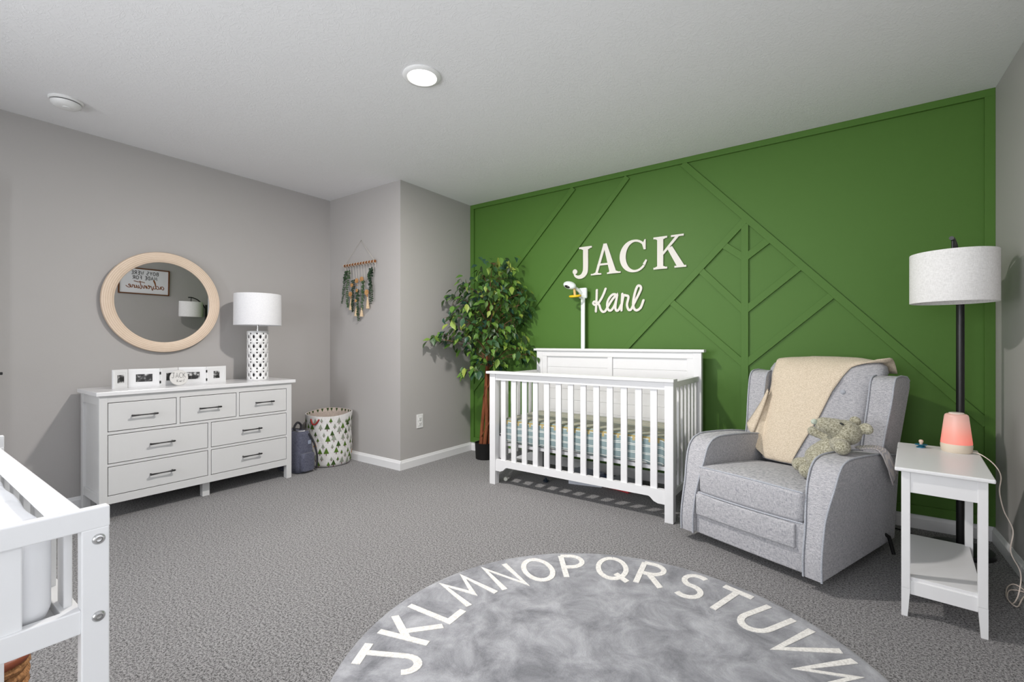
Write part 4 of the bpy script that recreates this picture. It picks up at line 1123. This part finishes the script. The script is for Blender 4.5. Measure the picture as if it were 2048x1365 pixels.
# plush bear on the seat
def plushmat():
    m = mat('sage_boucle', srgb(176, 172, 150), 1.0, .05, sheen=.3); t = NT(m); v = t.coord()
    n = t.noise(v, 150.0, 3.0, .6); t.color(t.ramp(n, [(.35, srgb(128, 124, 102)), (.62, srgb(196, 192, 172))])); t.bump(n, .9, .006); return m
M['plush'] = plushmat()
pb = empty('plush_bear', RLOC, RROT, 'sage green plush bear lying back against the recliner arm', 'plush toy')
def blob(bm, c, r, rot=(0, 0, 0)):
    mx_ = Matrix.Translation(c) @ Matrix.Rotation(R(rot[2]), 4, 'Z') @ Matrix.Rotation(R(rot[1]), 4, 'Y') @ Matrix.Rotation(R(rot[0]), 4, 'X') @ Matrix.Diagonal((*r, 1))
    bmesh.ops.create_uvsphere(bm, u_segments=24, v_segments=14, radius=1, matrix=mx_)
def caps(bm, a, b, ra, rb, n=5):
    a, b = Vector(a), Vector(b)
    for k in range(n + 1):
        t_ = k / n; r = ra + (rb - ra) * t_; blob(bm, a.lerp(b, t_), (r, r, r))
def remeshed(bm, voxel, name):
    me = bpy.data.meshes.new('tmp'); bm.to_mesh(me); bm.free(); o = bpy.data.objects.new('tmp', me); COL.objects.link(o)
    md = o.modifiers.new('r', 'REMESH'); md.mode = 'VOXEL'; md.voxel_size = voxel
    sm_ = o.modifiers.new('s', 'SMOOTH'); sm_.iterations = 4; sm_.factor = .5
    dg = bpy.context.evaluated_depsgraph_get(); ev = o.evaluated_get(dg); me2 = bpy.data.meshes.new_from_object(ev)
    bpy.data.objects.remove(o, do_unlink=True); bpy.data.meshes.remove(me)
    b2 = NB(); b2.from_mesh(me2); bpy.data.meshes.remove(me2); return b2
bm = NB()
blob(bm, (.640, .375, .642), (.068, .062, .060), (0, 12, 0))
caps(bm, (.610, .345, .662), (.572, .312, .676), .046, .036)
blob(bm, (.715, .405, .668), (.030, .018, .027), (0, 30, 0)); blob(bm, (.655, .445, .690), (.026, .018, .026))
caps(bm, (.605, .372, .585), (.545, .365, .510), .048, .066)
blob(bm, (.535, .362, .500), (.066, .066, .062))
caps(bm, (.590, .41, .590), (.488, .395, .622), .024, .025)
caps(bm, (.620, .335, .592), (.662, .285, .585), .030, .036)
caps(bm, (.520, .38, .470), (.452, .335, .452), .032, .035); caps(bm, (.540, .31, .465), (.528, .245, .450), .034, .036)
build('body', remeshed(bm, .005, 'bear'), M['plush'], pb, 180)
bm = NB(); blob(bm, (.542, .288, .688), (.015, .015, .014)); build('nose', bm, fabric('pale_sage_knit', srgb(196, 204, 190), srgb(160, 168, 152), 200, .5, 1, 2), pb, 80)
bm = NB(); blob(bm, (.646, .323, .689), (.010, .004, .0045), (0, 25, 0)); build('eye', bm, mat('black_thread', (.01, .01, .01), .5), pb, 80)

# muslin cloth hanging over the arm
m = mat('muslin', srgb(226, 220, 218), .95, .1); t = NT(m); tc = t.n('ShaderNodeTexCoord'); w1 = t.n('ShaderNodeTexWave'); w1.inputs['Scale'].default_value = 40; w1.inputs['Distortion'].default_value = 2.0
t.l(tc.outputs['Object'], w1.inputs['Vector']); t.color(t.ramp(w1.outputs['Fac'], [(.2, srgb(206, 202, 206)), (.7, srgb(236, 228, 224))])); t.bump(w1.outputs['Fac'], .3, .003); M['muslin'] = m
bm = NB(); path = catmull([(.672, .432, .558), (.690, .455, .563), (.712, .490, .561), (.737, .530, .538), (.745, .570, .490), (.741, .615, .440), (.738, .660, .392)], 5); rows = []
for i, p in enumerate(path):
    a = path[max(0, i - 1)]; b = path[min(len(path) - 1, i + 1)]; d = (b - a).normalized(); k = sm((i / (len(path) - 1) - .25) / .35)
    up = Vector((k, 0, 1 - k)).normalized(); s_ = d.cross(up).normalized(); up = s_.cross(d)
    hw_ = .024 + .014 * i / len(path); rows.append([bm.verts.new(p + s_ * hw_ * u + up * (.003 + .003 * math.cos(u * 6))) for u in (-1, -.6, -.2, .2, .6, 1)])
for i in range(len(rows) - 1):
    for j in range(5): bm.faces.new((rows[i][j], rows[i][j + 1], rows[i + 1][j + 1], rows[i + 1][j]))
o = build('muslin_cloth', bm, M['muslin'], None, 80, loc=RLOC, rot=(0, 0, RROT)); md = o.modifiers.new('t', 'SOLIDIFY'); md.thickness = .005; md.offset = 1
tag(o, 'folded white muslin cloth hanging over the recliner arm', 'cloth')

# ------------------------------------------------------------------ floor lamp
PX, PY = .508, 3.270
fl_ = empty('floor_lamp', (PX, PY, 0), 0, 'black arc floor lamp with a white linen drum shade in the corner', 'lamp')
build('base', lathe(NB(), [(0, 0), (.128, 0), (.130, .004), (.130, .018), (.126, .024), (.02, .028), (0, .028)], 48), M['black'], fl_, 40)
bm = NB(); tube(bm, [(0, 0, .02), (0, 0, 1.47)], .0165, 20); build('pole', bm, M['black'], fl_, 50)
SX, SY = .445 - PX, 3.030 - PY
bm = NB(); tube(bm, catmull([(0, 0, 1.40), (SX * .25, SY * .25, 1.475), (SX * .6, SY * .6, 1.545), (SX * .95, SY * .95, 1.572), (SX * 1.18, SY * 1.18, 1.572)], 6), .009, 12)
tube(bm, [(SX, SY, 1.575), (SX, SY, 1.40)], .006, 10); build('arm', bm, M['black'], fl_, 60)
M['linen'] = fabric('white_linen', srgb(246, 245, 244), srgb(222, 221, 219), 600, .10, .9, 8)
build('lamp_shade', lathe(NB(), [(.158, 1.268), (.1588, 1.27), (.1588, 1.505), (.158, 1.507), (.1565, 1.505), (.1565, 1.27)], 72, (SX, SY, 0), closed=True), M['linen'], fl_, 40)
bm = NB()
for k in range(3):
    a = 2 * PI * k / 3 + .4; tube(bm, [(SX, SY, 1.49), (SX + .157 * math.cos(a), SY + .157 * math.sin(a), 1.49)], .0015, 6)
build('spider', bm, M['black'], fl_)
bm = NB(); blob(bm, (SX, SY, 1.375), (.03, .03, .04)); build('bulb', bm, mat('frosted_bulb', (.8, .8, .8), .4), fl_, 80)
bm = NB(); tube(bm, catmull([(-.11, .03, .010), (-.16, .10, .008), (-.24, .17, .007), (-.36, .17, .007), (-.44, .10, .007)], 6), .0035, 6); build('cord', bm, M['blackrub'], fl_, 60)

# ------------------------------------------------------------------ side table
st = empty('side_table', (.200, 2.378, 0), R(-5.5), 'narrow white side table with a lower shelf beside the recliner', 'table')
TWd, TDp = .241, .565
bm = NB(); box(bm, -.020, TWd + .018, -.016, TDp + .020, .570, .585, .004); build('top', bm, M['white'], st)
for x in (0, TWd - .027):
    for y in (0, TDp - .027):
        bm = NB(); s = 1 if x == 0 else -1
        box(bm, x, x + .027, y, y + .027, .11, .571, .0015)
        i0, i1 = (x, x + .019) if x == 0 else (x + .008, x + .027)
        v, f_ = add_mesh(bm, [(i0, y, 0), (i1, y, 0), (i1, y + .022, 0), (i0, y + .022, 0), (x, y, .11), (x + .027, y, .11), (x + .027, y + .027, .11), (x, y + .027, .11)], [(3, 2, 1, 0), (4, 5, 6, 7), (0, 1, 5, 4), (1, 2, 6, 5), (2, 3, 7, 6), (3, 0, 4, 7)])
        build('leg', bm, M['white'], st)
for (x0, x1, y0, y1) in ((.026, TWd - .026, .004, .018), (.026, TWd - .026, TDp - .018, TDp - .004), (.004, .018, .026, TDp - .026), (TWd - .018, TWd - .004, .026, TDp - .026)):
    build('apron', box(NB(), x0, x1, y0, y1, .488, .571, .001), M['white'], st)
build('shelf', box(NB(), .012, TWd - .012, .012, TDp - .012, .140, .154, .001), M['white'], st)
build('shelf_rail', box(NB(), .026, TWd - .026, .006, .018, .088, .141, .001), M['white'], st)
build('shelf_rail', box(NB(), .026, TWd - .026, TDp - .018, TDp - .006, .088, .141, .001), M['white'], st)

# ------------------------------------------------------------------ night light
nl = empty('night_light', (.430, 2.850, .585), 0, 'glowing coral tapered night light with a cream base on the side table', 'night light')
m = mat('glowing_diffuser', srgb(200, 150, 138), .4); t = NT(m); tc = t.n('ShaderNodeTexCoord'); sp = t.n('ShaderNodeSeparateXYZ'); t.l(tc.outputs['Object'], sp.inputs[0])
g_ = t.math('DIVIDE', sp.outputs[2], .175)
t.l(t.ramp(g_, [(.20, srgb(255, 92, 78)), (.45, srgb(255, 132, 112)), (.80, srgb(248, 196, 182)), (1.0, srgb(240, 206, 196))]), t.b.inputs['Emission Color'])
t.l(t.math('MULTIPLY_ADD', g_, -.55, .85), t.b.inputs['Emission Strength']); M['glow'] = m
build('diffuser', lathe(NB(), [(.0525, .036), (.0535, .040), (.041, .158), (.039, .166), (.034, .170), (.026, .1695), (0, .168)], 40), M['glow'], nl, 50)
build('base', lathe(NB(), [(0, 0), (.048, 0), (.052, .004), (.0545, .030), (.0530, .038), (0, .038)], 40), mat('cream_plastic', srgb(226, 212, 192), .5), nl, 40)
build('top_dial', lathe(NB(), [(0, .1685), (.026, .170), (.027, .173), (.024, .176), (0, .176)], 30), mat('cream_dial', srgb(232, 216, 206), .5), nl, 40)
bm = NB()
pw = [(.475, 2.84, .590), (.500, 2.815, .590), (.535, 2.78, .560), (.548, 2.74, .52), (.540, 2.72, .46), (.555, 2.73, .38), (.585, 2.75, .30), (.572, 2.72, .22), (.600, 2.72, .14), (.590, 2.70, .06), (.578, 2.72, .010), (.575, 2.79, .005), (.60, 2.90, .005), (.633, 2.95, .006), (.652, 2.89, .005), (.622, 2.80, .005), (.585, 2.70, .008), (.572, 2.76, .009), (.60, 2.86, .010), (.65, 2.88, .006), (.665, 2.80, .02), (.672, 2.78, .2), (.674, 2.77, .32)]
tube(bm, [Vector(p) - Vector((.430, 2.850, .585)) for p in catmull(pw, 6)], .0022, 6); build('cord', bm, mat('cream_cord', srgb(230, 216, 204), .6), nl, 60)
e = empty('pacifier', (.312, 2.865, .585), R(10), 'teal pacifier lying on the side table', 'pacifier')
M['teal'] = mat('teal_plastic', srgb(16, 96, 122), .3)
bm = NB(); lathe(bm, [(0, .011), (.012, .010), (.0225, .013), (.024, .015), (.022, .017), (0, .014)], 26)
for v in bm.verts: v.co.y *= .72
build('shield', bm, M['teal'], e, 50)
bm = NB(); tube(bm, [(.015 * math.cos(2 * PI * k / 18), .013 * math.sin(2 * PI * k / 18), .0035 + .002 * math.cos(2 * PI * k / 18)) for k in range(18)], .003, 6, closed=True); build('ring', bm, M['teal'], e, 60)
build('knob', lathe(NB(), [(.009, .004), (.010, .012), (0, .012)], 18), M['teal'], e, 50)
build('nipple', lathe(NB(), [(.006, .014), (.0055, .020), (.0085, .028), (.0085, .033), (.005, .037), (0, .038)], 18), mat('amber_silicone', srgb(214, 190, 172), .25), e, 60)

# ------------------------------------------------------------------ changing table at the left
ct = empty('changing_table', (-1.13, -.095, 0), 0, 'white slatted changing table in the left foreground', 'changing table')
TX, TY = -1.13, -.095
def tbox(bm, x0, x1, y0, y1, z0, z1, bev=.0015): return box(bm, x0 - TX, x1 - TX, y0 - TY, y1 - TY, z0, z1, bev)
xa, xb, ya, yb = -1.51, -.748, -.370, .180
for x0, x1 in ((xa, xa + .018), (xb - .018, xb)):
    for y0, y1 in ((ya, ya + .0265), (yb - .0265, yb)): build('leg', tbox(NB(), x0, x1, y0, y1, 0, .846), M['white'], ct)
    build('end_top_rail', tbox(NB(), (x0 + .003 if x0 > -1 else x0), (x1 if x0 > -1 else x1 - .003), ya, yb + .0005, .845, .871), M['white'], ct)
    build('end_bottom_rail', tbox(NB(), x0 + .002, x1 - .002, ya + .026, yb - .026, .721, .750), M['white'], ct)
    for k in range(4):
        y1 = .105 - k * .118
        build('slat', tbox(NB(), x0 + .006, x1 - .006, y1 - .064, y1, .748, .847), M['white'], ct)
for y0, y1 in ((ya + .003, ya + .024), (yb - .042, yb - .0235)):
    build('side_top_rail', tbox(NB(), xa + .016, xb - .0155, y0, y1, .846, .870), M['white'], ct)
    build('side_bottom_rail', tbox(NB(), xa + .017, xb - .017, y0, y1, .721, .748), M['white'], ct)
    x = xb - .060
    while x > xa + .03:
        build('slat', tbox(NB(), x, x + .030, y0 + .005, y1 - .005, .746, .848), M['white'], ct); x -= .082
build('tray', tbox(NB(), xa + .006, xb - .006, ya + .02, yb - .03, .726, .736), M['white'], ct)
for z in (.40, .10):
    build('shelf', tbox(NB(), xa + .02, xb - .02, ya + .02, yb - .03, z, z + .014), M['white'], ct) if z < .2 else None
for y in (ya + .013, yb - .0105):
    for z in (.832, .7365):
        bo = build('bolt', lathe(NB(), [(0, 0), (.0066, 0), (.0064, .0010), (.0050, .0026), (.0034, .0028), (.0028, .0010), (0, .0006)], 24, mtx=Matrix.Translation((xb - TX, y - TY, z)) @ Matrix.Rotation(R(90), 4, 'Y')), M['chrome'], ct, 40)
m = painted('quilted_white_vinyl', srgb(226, 226, 228), .6, 30, .1); t = NT(m); vo = t.n('ShaderNodeTexVoronoi'); vo.feature = 'DISTANCE_TO_EDGE'; vo.inputs['Scale'].default_value = 11; t.l(t.coord((1, 1, .3)), vo.inputs['Vector'])
t.bump(t.ramp(vo.outputs['Distance'], [(0, (0, 0, 0)), (.12, (1, 1, 1))]), .5, .008); M['quilt'] = m
bm = NB(); box(bm, -.358, .358, -.236, .236, 0, .108, .020, 5)
bmesh.ops.subdivide_edges(bm, edges=[e_ for e_ in bm.edges if e_.calc_length() > .15], cuts=16, use_grid_fill=True)
for v in bm.verts:
    if v.co.z > .05: v.co.z += .008 - .028 * (1 - (v.co.y / .236) ** 2) * max(0, 1 - (v.co.x / .358) ** 10)
    if abs(v.co.y) > .2: v.co.y += .002 * math.sin(v.co.x * 40) * (1 if v.co.y < 0 else -1)
o = build('changing_pad', bm, M['quilt'], None, 80, loc=(-1.128, -.100, .7365)); tag(o, 'white quilted changing pad on the changing table', 'pad')
wk = empty('wicker_basket', (-1.75, .06, 0), 0, 'brown wicker basket on the floor beyond the changing table', 'basket')
M['wicker'] = wooden('wicker_brown', srgb(176, 128, 84), srgb(110, 72, 42), (60, 60, 18), .8)
bm = NB()
for k in range(12):
    z = .012 + .0245 * k; gx, gy = .120 + .012 * k / 12, .165 + .012 * k / 12
    tube(bm, [(x, y, z + .002 * math.sin(i * 1.7 + k * PI)) for i, (x, y, _) in enumerate(sring(0, 0, z, gx, gy, 6, 40))], .0135, 6, closed=True)
build('woven_wall', bm, M['wicker'], wk, 60)
build('basket_floor', box(NB(), -.11, .11, -.155, .155, .001, .01), M['wicker'], wk)
bm = NB(); tube(bm, sring(0, 0, .302, .134, .178, 6, 40), .012, 8, closed=True); build('rim', bm, mat('leather_rim', srgb(126, 62, 36), .5), wk, 60)

# ------------------------------------------------------------------ framed sign on the right wall (seen in the mirror)
sg = empty('framed_sign', (XR, 2.49, 1.59), 0, 'framed white sign lettered BOYS WERE MADE FOR adventure, seen in the mirror', 'sign')
SW, SH = .61, .37
M['frame_wood'] = wooden('brown_frame', srgb(120, 74, 38), srgb(76, 44, 22))
build('panel', box(NB(), -.012, -.004, -SW / 2, SW / 2, 0, SH), mat('white_board', srgb(236, 236, 240), .6), sg)
for (y0, y1, z0, z1) in ((-SW / 2 - .012, SW / 2 + .012, -.012, .004), (-SW / 2 - .012, SW / 2 + .012, SH - .004, SH + .012), (-SW / 2 - .012, -SW / 2 + .004, .004, SH - .004), (SW / 2 - .004, SW / 2 + .012, .004, SH - .004)):
    build('frame_bar', box(NB(), -.025, -.001, y0, y1, z0, z1, .001), M['frame_wood'], sg)
def sfn(u, v, t): return (t, -u, v)
def text(bm, s, cx, z, h, w, gap=.25, asp=.75):
    tot = sum((glyph_w(c) * asp + gap) if c != ' ' else .55 for c in s) - gap; x = cx - tot * h / 2
    for c in s:
        if c == ' ': x += .55 * h; continue
        for p in GL[c]: stroke(bm, [(x + q[0] * h * asp, z + q[1] * h) for q in p], w, sfn, -.0128, -.0118, False)
        x += (glyph_w(c) * asp + gap) * h
bm = NB(); text(bm, 'BOYS WERE', -.005, .285, .052, .0085); text(bm, 'MADE FOR', -.005, .212, .052, .0085); build('lettering', bm, M['ink'], sg)
ADV = [[(-.205, .11), (-.225, .125), (-.245, .105), (-.24, .08), (-.22, .085), (-.205, .12), (-.20, .085), (-.185, .09)], [(-.145, .12), (-.165, .125), (-.182, .10), (-.172, .08), (-.15, .09), (-.125, .17), (-.112, .20), (-.118, .21), (-.135, .17), (-.142, .10), (-.13, .08), (-.115, .09)], [(-.115, .12), (-.10, .06), (-.085, .11), (-.075, .12), (-.065, .105)], [(-.065, .105), (-.045, .115), (-.05, .13), (-.065, .115), (-.06, .085), (-.04, .085), (-.025, .11)], [(-.022, .12), (-.024, .08), (-.008, .12), (.004, .118), (.002, .085), (.015, .085), (.03, .12)], [(.058, .185), (.045, .12), (.038, .08), (.052, .075), (.07, .10)], [(.0, .165), (.04, .175), (.08, .172), (.13, .182)], [(.072, .12), (.07, .088), (.082, .08), (.10, .12), (.098, .085), (.112, .085), (.122, .10)], [(.122, .12), (.124, .08)], [(.124, .10), (.138, .122), (.15, .118), (.148, .09), (.165, .085)], [(.165, .095), (.192, .115), (.186, .13), (.17, .115), (.176, .086), (.20, .084), (.225, .105)]]
bm = NB()
for s in ADV: stroke(bm, catmull(s, 5), .0105, sfn, -.0128, -.0118)
build('script_lettering', bm, mat('brown_ink', srgb(134, 78, 34), .7), sg)

# ------------------------------------------------------------------ door folded back on the left wall, just past the frame edge
do = struct(empty('door_1', (-3.955, -.02, 0), 0), 'white open door folded back against the left wall', 'door')
build('door_panel', box(NB(), -.018, .018, -.40, .40, .015, 2.02, .002), M['trim'], do)
for z0, z1 in ((.20, .95), (1.15, 1.85)):
    build('raised_panel', box(NB(), .017, .023, -.28, .28, z0, z1, .004), M['trim'], do)
hb = build('door_handle', lathe(NB(), [(0, .018), (.026, .018), (.026, .026), (.010, .028), (.010, .060), (0, .060)], 24, mtx=Matrix.Translation((0, .345, .90)) @ Matrix.Rotation(R(90), 4, 'Y')), M['black'], do, 40)
bm = NB(); box(bm, .050, .064, .345, .484, .892, .908, .003); build('lever', bm, M['black'], hb)
